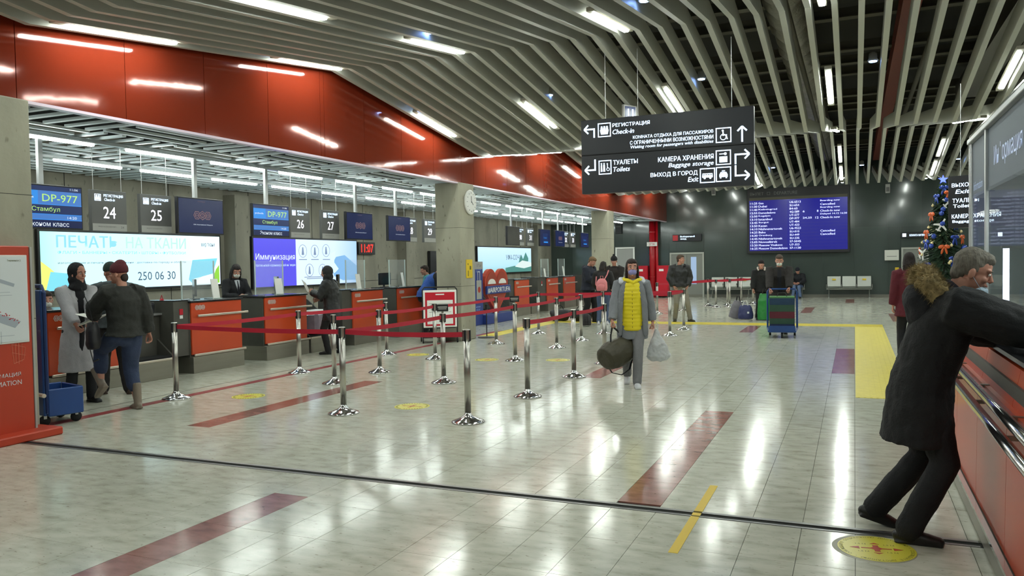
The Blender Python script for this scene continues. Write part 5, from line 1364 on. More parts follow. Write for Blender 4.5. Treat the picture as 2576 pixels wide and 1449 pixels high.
# ------------------------------------------------------------------ people
def fab(c, rough=.85, bump=.25, bs=90, var=.08):
    n = 'fabric_' + c + ('_g' if rough < .6 else '')
    return mat(n, c, rough, var=var, vscale=7, bump=bump, bscale=bs).name
def ik(a, b, l1, l2, hint):
    d = b - a; L = min(d.length, (l1 + l2) * .998); u = d.normalized()
    x = (l1 * l1 - l2 * l2 + L * L) / (2 * L); h = math.sqrt(max(0, l1 * l1 - x * x))
    p = V(hint) - u * V(hint).dot(u)
    p = p.normalized() if p.length > 1e-4 else V((0, 1, 0))
    return a + u * x + p * h, a + u * L
HANDS = {}
def hand_local(curl, side):
    key = (round(curl, 1), side)
    if key in HANDS: return HANDS[key]
    mb = MB()
    mb.tube([(0, -.02, 0), (0, .02, 0), (0, .05, 0), (0, .085, 0)], [(.024, .019), (.030, .016), (.040, .015), (.040, .013)], 12, right=(1, 0, 0), round_ends=True)
    lens = (.066, .075, .070, .055)
    for i in range(4):
        x = (-.030 + .020 * i) * (1 if side > 0 else -1)
        L = lens[i]; p = V((x, .082, 0)); pts = [V((x * .8, .05, 0)), p]; a = 0
        for s_, c_ in ((.45, .55), (.30, .9), (.25, .7)):
            a += curl * c_ * 1.5 + .06
            p = p + V((x * .06, math.cos(a) * L * s_, -math.sin(a) * L * s_)); pts.append(p)
        mb.tube(pts, [.0085, .0095, .009, .0085, .0072], 8, round_ends=True)
    sx = -1 if side > 0 else 1
    mb.tube([(sx * .022, .015, -.002), (sx * .048, .045, -.012 - .01 * curl), (sx * (.056 - .02 * curl), .072, -.022 - .018 * curl), (sx * (.052 - .035 * curl), .095, -.03 - .03 * curl)], [.014, .0125, .0105, .0085], 8, round_ends=True)
    me = remesh_obj('h', mb, 'skin', None, .0038, 2, keep=True); HANDS[key] = me
    return me
def xf(me, M):
    m2 = me.copy(); m2.transform(M); return m2
def head_mb(c, M, k, slim=1.0):
    mb = MB(); T_ = lambda p: c + M @ (V(p) * k)
    mb.ell(T_((0, -.008, .035)), (.076 * k * slim, .097 * k, .092 * k), M, 18, 12)
    mb.ell(T_((0, .022, -.025)), (.063 * k * slim, .068 * k, .085 * k), M, 16, 10)
    mb.ell(T_((0, .045, -.078)), (.042 * k * slim, .042 * k, .034 * k), M, 12, 8)
    mb.ell(T_((0, .075, -.096)), (.018 * k, .018 * k, .016 * k), M, 10, 6)
    for s in (-1, 1):
        mb.ell(T_((s * .034, .062, -.022)), (.024 * k, .024 * k, .024 * k), M, 10, 6)
        mb.ell(T_((s * .032, .072, .034)), (.026 * k, .016 * k, .011 * k), M, 10, 6)
        mb.ell(T_((s * .077 * slim, -.005, -.012)), (.010 * k, .019 * k, .032 * k), M, 10, 8)
    mb.tube([T_((0, .084, .022)), T_((0, .096, .002)), T_((0, .109, -.018)), T_((0, .098, -.030))], [(.010 * k, .010 * k), (.011 * k, .011 * k), (.016 * k, .013 * k), (.013 * k, .008 * k)], 8, right=M @ V((1, 0, 0)))
    mb.tube([T_((-.02, .084, -.052)), T_((0, .092, -.050)), T_((.02, .084, -.052))], [.006 * k, .009 * k, .006 * k], 8, round_ends=True)
    mb.tube([T_((0, -.02, -.05)), T_((0, -.03, -.13))], [(.056 * k, .058 * k), (.056 * k, .056 * k)], 12)
    return mb
def person(label, x, y, face, H=1.72, hipz=.96, lean=0, side=0, sh_twist=0, head=(0, 0), feet=None, hands=None, elbows=None, curls=(.45, .45), jacket='2A2B2E', hem=.0, grow=.03, trousers='26262A', ag=0.0, tgrow=.012, shoes='1C1C1C', boot=0.0,
           hair='short', hair_c='3A2A1E', mask=None, vox=.014, sleeves=None, bw=1.0, inner=None, skirt_w=1.0, jg=False, world_hands=False, arms_in_jacket=True, group=None, gender='person', folds=.012, hvox=.0055):
    k = H / 1.75
    Mw = Matrix.Translation((x, y, 0)) @ Matrix.Rotation(R(face - 90), 4, 'Z')
    inv = Mw.inverted()
    pel = V((0, 0, hipz * k))
    sdir = (Matrix.Rotation(R(side), 3, 'Y') @ Matrix.Rotation(R(-lean), 3, 'X')) @ V((0, 0, 1))
    Rt = Matrix.Rotation(R(sh_twist), 3, 'Z')
    rt = Rt @ V((1, 0, 0)); rt = (rt - sdir * rt.dot(sdir)).normalized(); fw = sdir.cross(rt)
    S_ = lambda t: pel + sdir * (t * k)
    sh = [S_(.475) - rt * .175 * k * bw, S_(.475) + rt * .175 * k * bw]
    neck0 = S_(.52)
    hy, hp = head
    Mh = Rt.to_3x3() @ Matrix.Rotation(R(hy), 3, 'Z') @ Matrix.Rotation(R(hp - lean * .0), 3, 'X')
    hc = S_(.55) + sdir * .035 * k + fw * .015 * k + Mh @ V((0, .03, .105)) * k
    hips = [pel + V((-.085, 0, -.03)) * k, pel + V((.085, 0, -.03)) * k]
    feet = feet or [(-.11, .02, 0, 8, 0), (.11, -.02, 0, -8, 0)]
    ank = []; knees = []
    for i, f_ in enumerate(feet):
        a = V((f_[0], f_[1], f_[2] + .085 * k))
        kn, an = ik(hips[i], a, .44 * k, .43 * k, (math.sin(R(-f_[3])) * .3, 1, 0)); knees.append(kn); ank.append(an)
    hands = hands or [(-.24, .04, .80), (.24, .04, .80)]
    if world_hands: hands = [tuple(inv @ V(h)) for h in hands]
    elbows = elbows or [(-.5, -1, -.2), (.5, -1, -.2)]
    el = []; wr = []
    for i in range(2):
        e, w_ = ik(sh[i], V(hands[i]), .285 * k, .25 * k, elbows[i]); el.append(e); wr.append(w_)
    # body, one continuous surface, with finer head and hands
    mb = MB()
    mb.tube([S_(-.06), S_(.08), S_(.22), S_(.36), S_(.46), S_(.51)], [(.14 * k * bw, .10 * k), (.135 * k * bw, .10 * k), (.14 * k * bw, .105 * k), (.165 * k * bw, .11 * k), (.15 * k * bw, .085 * k), (.06 * k, .06 * k)], 14, right=rt)
    mb.tube([neck0 - sdir * .04, neck0 + sdir * .03, hc + Mh @ V((0, -.03, -.08)) * k], [.062 * k, .056 * k, .054 * k], 12, round_ends=True)
    for i in range(2):
        mb.tube([sh[i], el[i], wr[i]], [.052 * k, .042 * k, .028 * k], 10, round_ends=True)
        mb.tube([hips[i], knees[i], ank[i]], [.085 * k, .055 * k, .038 * k], 10, round_ends=True)
        f_ = feet[i]; Mf = Matrix.Rotation(R(f_[3]), 3, 'Z') @ Matrix.Rotation(R(f_[4]), 3, 'X')
        mb.tube([ank[i] + Mf @ V((0, -.03, -.05)) * k, ank[i] + Mf @ V((0, .13, -.062)) * k], [(.034 * k, .026 * k), (.036 * k, .016 * k)], 8, right=Mf @ V((1, 0, 0)), round_ends=True)
    body = remesh_obj('b', mb, 'skin', None, max(vox, .013), 2, keep=True)
    hd = remesh_obj('hd', head_mb(hc, Mh, k), 'skin', None, hvox, 2, keep=True)
    parts = [body, hd]
    for i in range(2):
        d = (wr[i] - el[i]).normalized(); s_ = -1 if i == 0 else 1
        pn = V((s_, 0, 0)) if abs(d.x) < .8 else V((0, 0, 1))
        # palm (local -z) faces inwards to the body; fingers follow the forearm
        zax = (pn * 1.0 - d * pn.dot(d)).normalized(); xax = d.cross(zax).normalized()
        Mx = Matrix((xax, d, zax)).transposed().to_4x4(); Mx.translation = wr[i]
        parts.append(xf(hand_local(curls[i], s_), Mx @ Matrix.Scale(k * 1.0, 4)))
    me = join_meshes('person', parts); me.materials.append(MATS['skin'])
    o = link('person', me); o.matrix_world = Mw; tag(o, label, 'person', group)
    # face
    T_ = lambda p: hc + Mh @ (V(p) * k)
    for s in (-1, 1):
        b = MB(); b.smooth = True; b.ell(T_((s * .031, .083, .012)), (.0135 * k, .008 * k, .0085 * k), Mh, 10, 6); b.m = 1; b.ell(T_((s * .031, .0892, .012)), (.0062 * k, .0035 * k, .0062 * k), Mh, 8, 6); b.build('eye', ['eye_white', 'iris'], o)
        b = MB(); b.tube([T_((s * .016, .0905, .031)), T_((s * .032, .0905, .036)), T_((s * .048, .080, .031))], [.0025 * k, .004 * k, .0025 * k], 6); b.build('eyebrow', mat('brow_' + hair_c, hair_c, .9), o)
    if not mask:
        b = MB(); b.smooth = True; b.tube([T_((-.022, .088, -.053)), T_((0, .0985, -.052)), T_((.022, .088, -.053))], [.002 * k, .0045 * k, .002 * k], 6); b.build('mouth', 'lips', o)
    else:
        b = MB(); b.ell(T_((0, .052, -.056)), (.060 * k, .056 * k, .050 * k), Mh, 14, 8); b.ell(T_((0, .094, -.040)), (.024 * k, .022 * k, .030 * k), Mh, 10, 6)
        remesh_obj('face_mask', b, mask, o, .006, 2)
        b = MB()
        for s in (-1, 1): b.tube([T_((s * .055, .06, -.035)), T_((s * .078, .0, -.01))], .0015, 5)
        b.build('mask_strap', 'white_print', o)
    # hair and headwear
    hm = mat('hair_' + hair_c, hair_c, .75, var=.25, vscale=60, stretch=(1, 1, .2), bump=.4, bscale=120).name
    if hair in ('short', 'long', 'bob', 'grey'):
        b = MB(); b.ell(T_((0, -.022, .045)), (.083 * k, .098 * k, .094 * k), Mh, 18, 12)
        if hair == 'grey': b.ell(T_((0, .02, .088)), (.066 * k, .07 * k, .045 * k), Mh, 14, 8)
        else: b.ell(T_((0, .018, .082)), (.07 * k, .076 * k, .05 * k), Mh, 14, 8)
        b.ell(T_((0, -.065, -.02)), (.062 * k, .045 * k, .06 * k), Mh, 12, 8)
        if hair in ('long', 'bob'):
            L = .28 if hair == 'long' else .12
            b.tube([T_((0, -.06, .03)), T_((0, -.085, -.08)), T_((0, -.08, -.10 - L))], [(.085 * k, .05 * k), (.095 * k, .045 * k), (.07 * k, .025 * k)], 12, right=Mh @ V((1, 0, 0)), round_ends=True)
            for s in (-1, 1): b.tube([T_((s * .07, .0, .05)), T_((s * .083, .005, -.04)), T_((s * .085, -.01, -.11 - L * .6))], [(.018 * k, .04 * k), (.016 * k, .035 * k), (.012 * k, .02 * k)], 8, right=Mh @ V((1, 0, 0)), round_ends=True)
        remesh_obj('hair', b, hm, o, .007 if vox < .012 else .009, 2, .01, .02)
    if hair == 'beanie' or hair.startswith('beanie'):
        b = MB(); b.ell(T_((0, -.012, .065)), (.090 * k, .108 * k, .092 * k), Mh, 18, 10)
        b.tube([T_((0, -.01, .028)), T_((0, -.012, .075))], [(.092 * k, .108 * k), (.092 * k, .108 * k)], 18, right=Mh @ V((1, 0, 0)))
        if hair == 'beanie_tall': b.ell(T_((0, -.03, .12)), (.06 * k, .07 * k, .06 * k), Mh, 12, 8)
        if hair == 'beanie_pom': b.ell(T_((0, -.01, .17)), (.035 * k, .035 * k, .035 * k), Mh, 10, 8)
        remesh_obj('knitted_hat', b, fab(hair_c, bump=.5, bs=160), o, .008, 2)
    if hair == 'hood':
        b = MB(); b.ell(T_((0, -.035, .03)), (.100 * k, .112 * k, .122 * k), Mh, 18, 12); b.ell(T_((0, -.03, -.08)), (.10 * k, .10 * k, .09 * k), Mh, 14, 8)
        b.tube([T_((0, .01, -.115)), T_((0, .0, -.17))], [(.085 * k, .085 * k), (.12 * k, .10 * k)], 14, right=Mh @ V((1, 0, 0)), round_ends=True)
        remesh_obj('headscarf', b, fab(hair_c), o, .01, 2, .012, .05)
    # trousers
    b = MB(); tg = tgrow
    b.tube([S_(.10), S_(.0), S_(-.09)], [(.135 * k * bw + tg, .105 * k + tg), (.155 * k * bw + tg, .118 * k + tg), (.14 * k * bw, .105 * k)], 14, right=(1, 0, 0), round_ends=True)
    for i in range(2):
        end = ank[i] + (knees[i] - ank[i]).normalized() * (boot * k if boot else -.01)
        mid = (knees[i] + end) / 2
        b.tube([hips[i], (hips[i] * .5 + knees[i] * .5), knees[i], mid, end], [.090 * k + tg, .078 * k + tg, .060 * k + tg, .056 * k + tg, .050 * k + tg], 12, round_ends=True)
    remesh_obj('trousers', b, fab(trousers), o, vox, 2, folds, .10)
    # shoes
    for i in range(2):
        f_ = feet[i]; Mf = Matrix.Rotation(R(f_[3]), 3, 'Z') @ Matrix.Rotation(R(f_[4]), 3, 'X'); a = ank[i]; r3 = Mf @ V((1, 0, 0))
        b = MB(); Q = lambda p: a + Mf @ (V(p) * k)
        b.tube([Q((0, -.055, -.045)), Q((0, .0, -.045)), Q((0, .09, -.052)), Q((0, .16, -.060))], [(.036 * k, .036 * k), (.043 * k, .044 * k), (.047 * k, .034 * k), (.040 * k, .024 * k)], 12, right=r3, round_ends=True)
        b.tube([Q((0, -.02, -.05)), Q((0, -.02, .03 + boot))], [(.045 * k, .05 * k), (.042 * k + boot * .05, .046 * k + boot * .05)], 12, right=r3)
        b.box(Q((0, .048, -.076)), (.086 * k, .255 * k, .018 * k), Mf, bev=.008)
        remesh_obj('boot' if boot else 'shoe', b, mat('shoe_' + shoes, shoes, .45, bump=.1, bscale=80).name, o, .0075 if vox < .012 else .010, 2)
    # jacket or coat
    b = MB(); g = grow
    down = (V((0, 0, -1)) * .8 - sdir * .2).normalized()
    pts = []; rad = []
    if hem > 0:
        mid = (ank[0] + ank[1]) / 2; dr = (V((mid.x, mid.y, 0)) - V((pel.x, pel.y, pel.z))); dr.z = -pel.z; dr.normalize(); dr = (dr + V((0, 0, -1))).normalized()
        pts += [pel + dr * hem, pel + dr * hem * .5]; rad += [((.19 * skirt_w) * k * bw + g, .16 * k * skirt_w + g * .8), ((.175 * skirt_w) * k * bw + g, .145 * k * skirt_w + g * .8)]
    pts += [S_(-.04 if hem <= 0 else 0), S_(.1), S_(.24), S_(.37), S_(.455), S_(.505), S_(.545)]
    rad += [(.155 * k * bw + g, .12 * k + g), (.145 * k * bw + g, .112 * k + g), (.152 * k * bw + g, .118 * k + g), (.175 * k * bw + g, .122 * k + g), (.165 * k * bw + g * .8, .098 * k + g * .7), (.095 * k + g * .4, .078 * k + g * .4), (.068 * k + g * .3, .066 * k + g * .3)]
    b.tube(pts, rad, 20, right=rt)
    if arms_in_jacket:
        for i in range(2):
            b.tube([sh[i] - (sh[i] - S_(.45)) * .25, sh[i], (sh[i] + el[i]) / 2, el[i], (el[i] + wr[i]) / 2, wr[i] - (wr[i] - el[i]).normalized() * .012], [.062 * k + g, .062 * k + g + ag * .6, .054 * k + g + ag, .050 * k + g * .9 + ag, .046 * k + g * .8 + ag, .040 * k + g * .7 + ag * .5], 12)
    ja = fab(jacket, .5 if jg else .85, .25 if not jg else .15)
    jo = remesh_obj('coat' if hem > .2 else 'jacket', b, ja, o, vox, 2, folds * 1.4, .09)
    if not arms_in_jacket:
        for i in range(2):
            b = MB(); b.tube([sh[i], (sh[i] + el[i]) / 2, el[i], (el[i] + wr[i]) / 2, wr[i] - (wr[i] - el[i]).normalized() * .012], [.060 * k + g, .052 * k + g, .048 * k + g * .9, .044 * k + g * .8, .038 * k + g * .7], 12, round_ends=True)
            remesh_obj('sleeve', b, fab(sleeves), o, vox, 2, folds, .09)
    info = dict(o=o, k=k, S=S_, rt=rt, fw=fw, sd=sdir, sh=sh, el=el, wr=wr, hc=hc, Mh=Mh, T=T_, pel=pel, Mw=Mw, ank=ank, kn=knees)
    return info
def zip_strip(I, name, m, t0, t1, wd, off, hem=0.0, h2=None):
    """a strip of cloth down the front of the torso"""
    k = I['k']; fw = I['fw']; pts = []
    n = 8
    b = MB(); rr = []
    for i in range(n + 1):
        t = t0 + (t1 - t0) * i / n
        pts.append(I['S'](t) + fw * off(t) * k); rr.append((wd if not callable(wd) else wd(t), .012))
    b.tube(pts, rr, 10, right=I['rt'])
    return b.build(name, m, I['o'])
def drape(I, name, m, prims, vox=.01, disp=.01):
    b = MB()
    for kind, *a in prims:
        getattr(b, kind)(*a[0], **(a[1] if len(a) > 1 else {}))
    return remesh_obj(name, b, m, I['o'], vox, 2, disp, .06)
def hold(name, label, cat, I, local_pos, build, rot=(0, 0, 0), group=None):
    t = thing(name, label, cat, M=I['Mw'] @ Matrix.Translation(local_pos) @ Euler(rot).to_matrix().to_4x4(), group=group)
    build(t); return t

# --- the big man leaning on the information desk
I = person('grey haired man in black parka with fur hood leaning on the information desk', 0.36, 5.22, 2, H=1.74, hipz=.925, lean=18, side=0, head=(-4, -22), ag=.022,
           feet=[(-.12, -.24, .03, 6, -18), (.15, -.08, 0, -4, 0)], hands=[(.95, 5.52, 1.19), (1.10, 5.04, 1.18)], elbows=[(-.8, -.2, -1), (.6, .2, -1)], world_hands=True, curls=(.3, .3),
           jacket='141416', hem=.36, grow=.052, skirt_w=1.0, trousers='131418', tgrow=.022, shoes='101010', hair='grey', hair_c='6C665C', vox=.010, bw=1.05, folds=.016, hvox=.0042)
k = I['k']; T_ = I['T']; S_ = I['S']
drape(I, 'hood', fab('15151A'), [('ell', [S_(.41) - I['fw'] * .13, (.15, .09, .15), None, 16, 10]), ('ell', [S_(.45) - I['fw'] * .17, (.14, .08, .10), None, 14, 8])], .012, .02)
b = MB(); b.tube([T_((-.12, -.03, -.22)), T_((-.13, -.10, -.19)), T_((-.11, -.18, -.15)), T_((0, -.23, -.12)), T_((.11, -.18, -.15)), T_((.13, -.10, -.19)), T_((.12, -.03, -.22))], [.045, .060, .070, .075, .070, .060, .045], 12, round_ends=True)
fr_ = remesh_obj('fur_trim', b, 'fur', I['o'], .012, 1, .05, .03)
random.seed(4); b = MB(); me = fr_.data
for _ in range(5200):
    p = me.polygons[random.randrange(len(me.polygons))]; c = p.center; n = p.normal
    d = (n + V((random.uniform(-.7, .7), random.uniform(-.7, .7), random.uniform(-.9, .2)))).normalized() * random.uniform(.018, .042); sdd = d.orthogonal().normalized() * .0016
    b._add([c - n * .004 + sdd, c - n * .004 - sdd, c + d], [(0, 1, 2)])
o = b.build('fur_hair', 'fur', I['o']); o['kind'] = 'stuff'
b = MB(); b.ell(T_((0, .070, -.092)), (.048 * k, .046 * k, .036 * k), I['Mh'], 14, 8); b.ell(T_((0, .098, -.086)), (.026 * k, .022 * k, .026 * k), I['Mh'], 10, 6)
remesh_obj('face_mask', b, 'mask_blue', I['o'], .005, 2, .004, .02)
b = MB()
for s in (-1, 1): b.tube([T_((s * .046, .08, -.085)), T_((s * .078, .0, -.02)), T_((s * .08, -.012, .01))], .0016, 5)
b.build('mask_strap', 'mask_blue', I['o'])
drape(I, 'scarf', fab('1C1420'), [('tube', [[S_(.51) - I['fw'] * .02, S_(.575) + I['fw'] * .02]], dict(rad=[(.095, .095), (.078, .08)], n=14, right=I['rt']))], .009, .008)

# --- woman in the yellow vest
I = person('woman in open grey coat and bright yellow quilted vest walking with bags', -2.70, 10.30, -74, H=1.66, hipz=.945, lean=2, head=(6, 4), feet=[(-.05, .20, 0, 4, 0), (.07, -.20, .05, -4, -22)],
           hands=[(-.29, .02, .72), (.29, .24, .74)], elbows=[(-.9, -1, 0), (.9, -1, 0)], curls=(.9, .9), jacket='7B7E84', hem=.27, grow=.026, trousers='77777A', shoes='D9D9DC', hair='bob', hair_c='2E211C', mask='mask_lilac', vox=.011, skirt_w=1.0, folds=.012)
YW_ = I; k = I['k']; S_ = I['S']; fw = I['fw']; T_ = I['T']
mat('vest_yellow', 'E6D21C', .5, bump=.15, bscale=30)
b = MB(); pts = []; rr = []
for i in range(41):
    t_ = -.16 + .66 * i / 40; q = .010 * abs(math.sin(i * PI / 3.3)); pts.append(S_(t_) + fw * .062); wz = .140 - .03 * max(0, (t_ - .36) / .14); rr.append(((wz + q) * k, (.118 + q - .035 * max(0, (t_ - .36) / .14)) * k))
b.tube(pts, rr, 24, right=I['rt']); o = b.build('quilted_vest', 'vest_yellow', I['o'])
for p in o.data.polygons: p.use_smooth = True
b = MB(); b.tube([S_(t_ / 40) + fw * (.186 + (-.03 if t_ > 15 else 0)) * k for t_ in range(-6, 18)], .004, 6); b.build('zip', fab('7A6A18'), I['o'])
drape(I, 'yellow_collar', 'vest_yellow', [('tube', [[T_((-.075, .05, -.165)), T_((-.135, -.01, -.165)), T_((-.08, -.11, -.13)), T_((.08, -.11, -.13)), T_((.135, -.01, -.165)), T_((.075, .05, -.165)), T_((0, .10, -.20)), T_((-.075, .05, -.165))]], dict(rad=.026, n=10))], .009, .012)
drape(I, 'white_fur_lining', fab('C9CCD6', var=.1), [('tube', [[T_((-.15, .01, -.19)), T_((-.15, -.09, -.15)), T_((0, -.16, -.14)), T_((.15, -.09, -.15)), T_((.15, .01, -.19))]], dict(rad=.04, n=10, round_ends=True))], .010, .02)
for s in (-1, 1):
    b = MB(); b.tube([T_((s * .10, .045, -.19)), S_(.40) + fw * .125 + I['rt'] * s * .125, S_(.22) + fw * .135 + I['rt'] * s * .155, S_(.0) + fw * .14 + I['rt'] * s * .165, S_(-.22) + fw * .13 + I['rt'] * s * .17], [(.03, .014), (.045, .016), (.042, .018), (.040, .020), (.036, .022)], 10, right=I['rt'], round_ends=True)
    remesh_obj('coat_front', b, fab('7B7E84'), I['o'], .009, 2, .01, .08)
def duffel_b(t):
    mb = MB(); mb.tube([(-.27, 0, 0), (-.24, 0, 0), (-.12, 0, .01), (.06, 0, .01), (.2, 0, 0), (.25, 0, -.02)], [(.11, .10), (.16, .15), (.185, .185), (.185, .185), (.15, .15), (.09, .10)], 18, right=(0, 1, 0)); remesh_obj('bag_body', mb, 'bag_olive', t, .011, 2, .02, .1)
    b = MB(); b.tube([(-.23, -.13, .03), (-.1, -.165, .05), (.05, -.165, .05), (.2, -.125, .03)], .006, 6); b.build('zip', 'map_grey', t)
    for s in (-1, 1):
        b = MB(); b.tube([(s * .13, -.03, .13), (s * .07, -.01, .27), (0, 0, .37)], [(.014, .006)] * 3, 8); b.build('handle', 'strap_black', t)
    b = MB(); b.tube([(-.24, 0, -.06), (-.2, -.02, -.2), (-.06, -.03, -.285), (.1, -.02, -.27), (.22, 0, -.15), (.26, 0, -.0), (.2, 0, .1)], [(.016, .006)] * 7, 8, right=(0, 1, 0)); b.build('shoulder_strap', 'strap_black', t)
hx_ = I['wr'][1]
t = thing('duffel_bag', 'olive black duffel bag with hanging strap carried by the yellow vested woman', 'bag', M=I['Mw'] @ Matrix.Translation(V((hx_.x, hx_.y + .01, hx_.z - .075)) - Euler((0, R(-16), R(222))).to_matrix() @ V((0, 0, .37))) @ Euler((0, R(-16), R(222))).to_matrix().to_4x4())
duffel_b(t)
mat('plastic_bag', 'C9CCCE', .3, alpha=.72, bump=.6, bscale=14)
t = thing('plastic_bag', 'translucent white plastic bag swinging in the yellow vested woman\'s hand', 'bag', M=I['Mw'] @ Matrix.Translation(tuple(I['wr'][0] + V((-.05, 0, -.10)))))
mb = MB(); mb.tube([(0, 0, .0), (0, 0, -.09), (-.01, 0, -.22), (-.02, 0, -.36), (-.02, 0, -.42)], [(.012, .012), (.05, .04), (.12, .075), (.165, .09), (.12, .06)], 16, right=(1, 0, 0)); remesh_obj('bag_body', mb, 'plastic_bag', t, .011, 2, .045, .07)
b = MB(); b.tube([(-.015, 0, -.02), (-.02, 0, .06), (0, 0, .09), (.02, 0, .06), (.015, 0, -.02)], .006, 6); b.build('handle', 'white_paint', t)
t = thing('bag_contents', 'dark grey item inside the translucent plastic bag', 'item', M=I['Mw'] @ Matrix.Translation(tuple(I['wr'][0] + V((-.06, 0, -.40))))); MB().box((0, 0, 0), (.14, .06, .12), (0, R(20), 0), bev=.02).build('item_body', 'sign_lower', t)

# --- woman in the long pale coat
I = person('woman in long pale grey coat and black headscarf holding papers', -8.90, 6.98, -18, H=1.70, hipz=.965, lean=0, head=(18, -4), feet=[(-.12, .06, 0, 10, 0), (.10, -.02, 0, -10, 0)],
           hands=[(-.02, .36, 1.04), (.14, .33, 1.00)], elbows=[(-.8, -.8, -.6), (.7, -.8, -.6)], curls=(.5, .5), jacket='B4B2B6', hem=.54, grow=.032, skirt_w=1.16, trousers='1B1B1F', shoes='17171A', hair='hood', hair_c='17171B', vox=.012, bw=.95, folds=.010)
k = I['k']; S_ = I['S']; fw = I['fw']
b = MB(); b.tube([V((0.02, .165, .42)), V((.02, .170, .7)), S_(.0) + fw * .145, S_(.15) + fw * .14, S_(.3) + fw * .142, S_(.42) + fw * .125, S_(.49) + fw * .085], [(.03, .02), (.032, .02), (.036, .02), (.04, .022), (.05, .022), (.06, .02), (.06, .02)], 12, right=I['rt']); remesh_obj('black_dress', b, fab('121216'), I['o'], .009, 2)
for s in (-1, 1):
    b = MB(); b.tube([S_(.16) + fw * .15 + I['rt'] * s * .05, S_(.32) + fw * .152 + I['rt'] * s * .075, S_(.45) + fw * .11 + I['rt'] * s * .10], [(.018, .008), (.035, .010), (.028, .010)], 8, right=I['rt']); b.build('lapel', fab('BEBCC0'), I['o'])
t = thing('papers', 'white papers held out by the pale coated woman', 'papers', M=I['Mw'] @ Matrix.Translation((.0, .50, 1.05)) @ Euler((R(20), R(12), R(20))).to_matrix().to_4x4()); MB().box((0, 0, 0), (.30, .21, .008), bev=.002).build('sheet', 'paper', t); MB().box((.02, .02, .01), (.28, .20, .004), (0, 0, R(8))).build('sheet', 'white_print', t)

# --- hooded person behind
I = person('person in dark grey green hooded jacket seen from behind near the first desk', -9.02, 7.62, 150, H=1.72, hipz=.955, lean=6, head=(8, -6), feet=[(-.14, .12, 0, 10, 0), (.14, -.10, 0, -10, 0)], hands=[(-.14, .36, 1.02), (.2, .3, 1.0)], jacket='3A4143', hem=.05, grow=.05, trousers='1E1C1C', tgrow=.03, shoes='3A2A22', hair='beanie', hair_c='2B3A33', vox=.014, folds=.016)
k = I['k']; S_ = I['S']; fw = I['fw']
drape(I, 'hood', fab('474E50'), [('tube', [[S_(.50) - I['rt'] * .17 - fw * .02, S_(.50) - I['rt'] * .12 - fw * .13, S_(.49) - fw * .17, S_(.50) + I['rt'] * .12 - fw * .13, S_(.50) + I['rt'] * .17 - fw * .02]], dict(rad=[.04, .065, .075, .065, .04], n=12, round_ends=True))], .013, .02)

# --- person in the red hat
I = person('walking person in burgundy hat, dark jacket, blue jeans and beige boots', -7.88, 6.80, 165, H=1.70, hipz=.955, lean=3, head=(38, -2), feet=[(-.14, .34, .20, 6, -38), (.10, -.04, 0, -6, -6)],
           hands=[(-.16, .42, 1.10), (.30, -.02, .82)], elbows=[(-1, -.5, -.1), (1, -.7, 0)], curls=(.4, .5), jacket='262723', hem=.05, bw=.95, grow=.052, trousers='2E3A55', tgrow=.03, shoes='7E7264', boot=.20, hair='beanie_tall', hair_c='561A24', vox=.013, folds=.02)
k = I['k']; S_ = I['S']; fw = I['fw']
drape(I, 'hair', mat('hair_dk', '2A1E1A', .8, var=.2, vscale=50).name, [('ell', [I['T']((0, -.07, -.04)), (.06, .04, .06), I['Mh'], 12, 8])], .01, .006)
t = thing('shoulder_bag', 'black shoulder bag hanging at the burgundy hatted walker\'s side', 'bag', M=I['Mw'] @ Matrix.Translation((-.32, .10, .90)) @ Euler((0, R(8), R(70))).to_matrix().to_4x4())
mb = MB(); mb.tube([(0, 0, .15), (0, 0, .05), (0, 0, -.1), (0, 0, -.16)], [(.12, .05), (.15, .075), (.15, .08), (.12, .06)], 16, right=(1, 0, 0)); remesh_obj('bag_body', mb, 'bag_black', t, .012, 2, .015)
b = MB(); b.tube([(-.13, 0, .12), (-.06, .04, .36), (.0, .10, .55)], [(.014, .005)] * 3, 8); b.tube([(.13, 0, .12), (.10, .04, -.1), (.12, .0, -.3), (.0, -.05, -.28)], [(.012, .005)] * 4, 8); b.build('strap', 'strap_black', t)
t = thing('papers', 'white papers in the burgundy hatted walker\'s raised hand', 'papers', M=I['Mw'] @ Matrix.Translation(tuple(I['wr'][0] + V((-.02, .12, .0)))) @ Euler((R(15), 0, R(30))).to_matrix().to_4x4()); MB().box((0, 0, 0), (.16, .22, .005), bev=.001).build('sheet', 'paper', t)

# --- clerk behind the desk
I = person('long haired clerk in black suit and white mask standing behind her desk', -10.50, 11.48, -22, H=1.72, hipz=.94, lean=4, head=(-8, -22), hands=[(-.04, .30, 1.10), (.06, .31, 1.12)], elbows=[(-1, -.6, -.3), (1, -.6, -.3)], jacket='17181C', hem=.08, grow=.022, trousers='15161A', hair='long', hair_c='221A18', mask='mask_white', vox=.013, bw=.92)
S_ = I['S']; fw = I['fw']; b = MB(); b.tube([S_(.28) + fw * .132, S_(.4) + fw * .138, S_(.51) + fw * .085], [(.006, .012), (.035, .014), (.05, .02)], 10, right=I['rt']); b.build('shirt', fab('B9BCC2'), I['o'])
b = MB(); b.tube([S_(.24) + fw * .143, S_(.4) + fw * .152, S_(.50) + fw * .105], [(.012, .008), (.016, .008), (.012, .008)], 8, right=I['rt']); b.build('neck_scarf', fab('1E1F2A'), I['o'])
t = thing('document', 'small white document in the clerk\'s hands', 'papers', M=I['Mw'] @ Matrix.Translation((.02, .40, 1.14)) @ Euler((R(25), 0, 0)).to_matrix().to_4x4()); MB().box((0, 0, 0), (.14, .10, .006), bev=.002).build('sheet', 'paper', t)

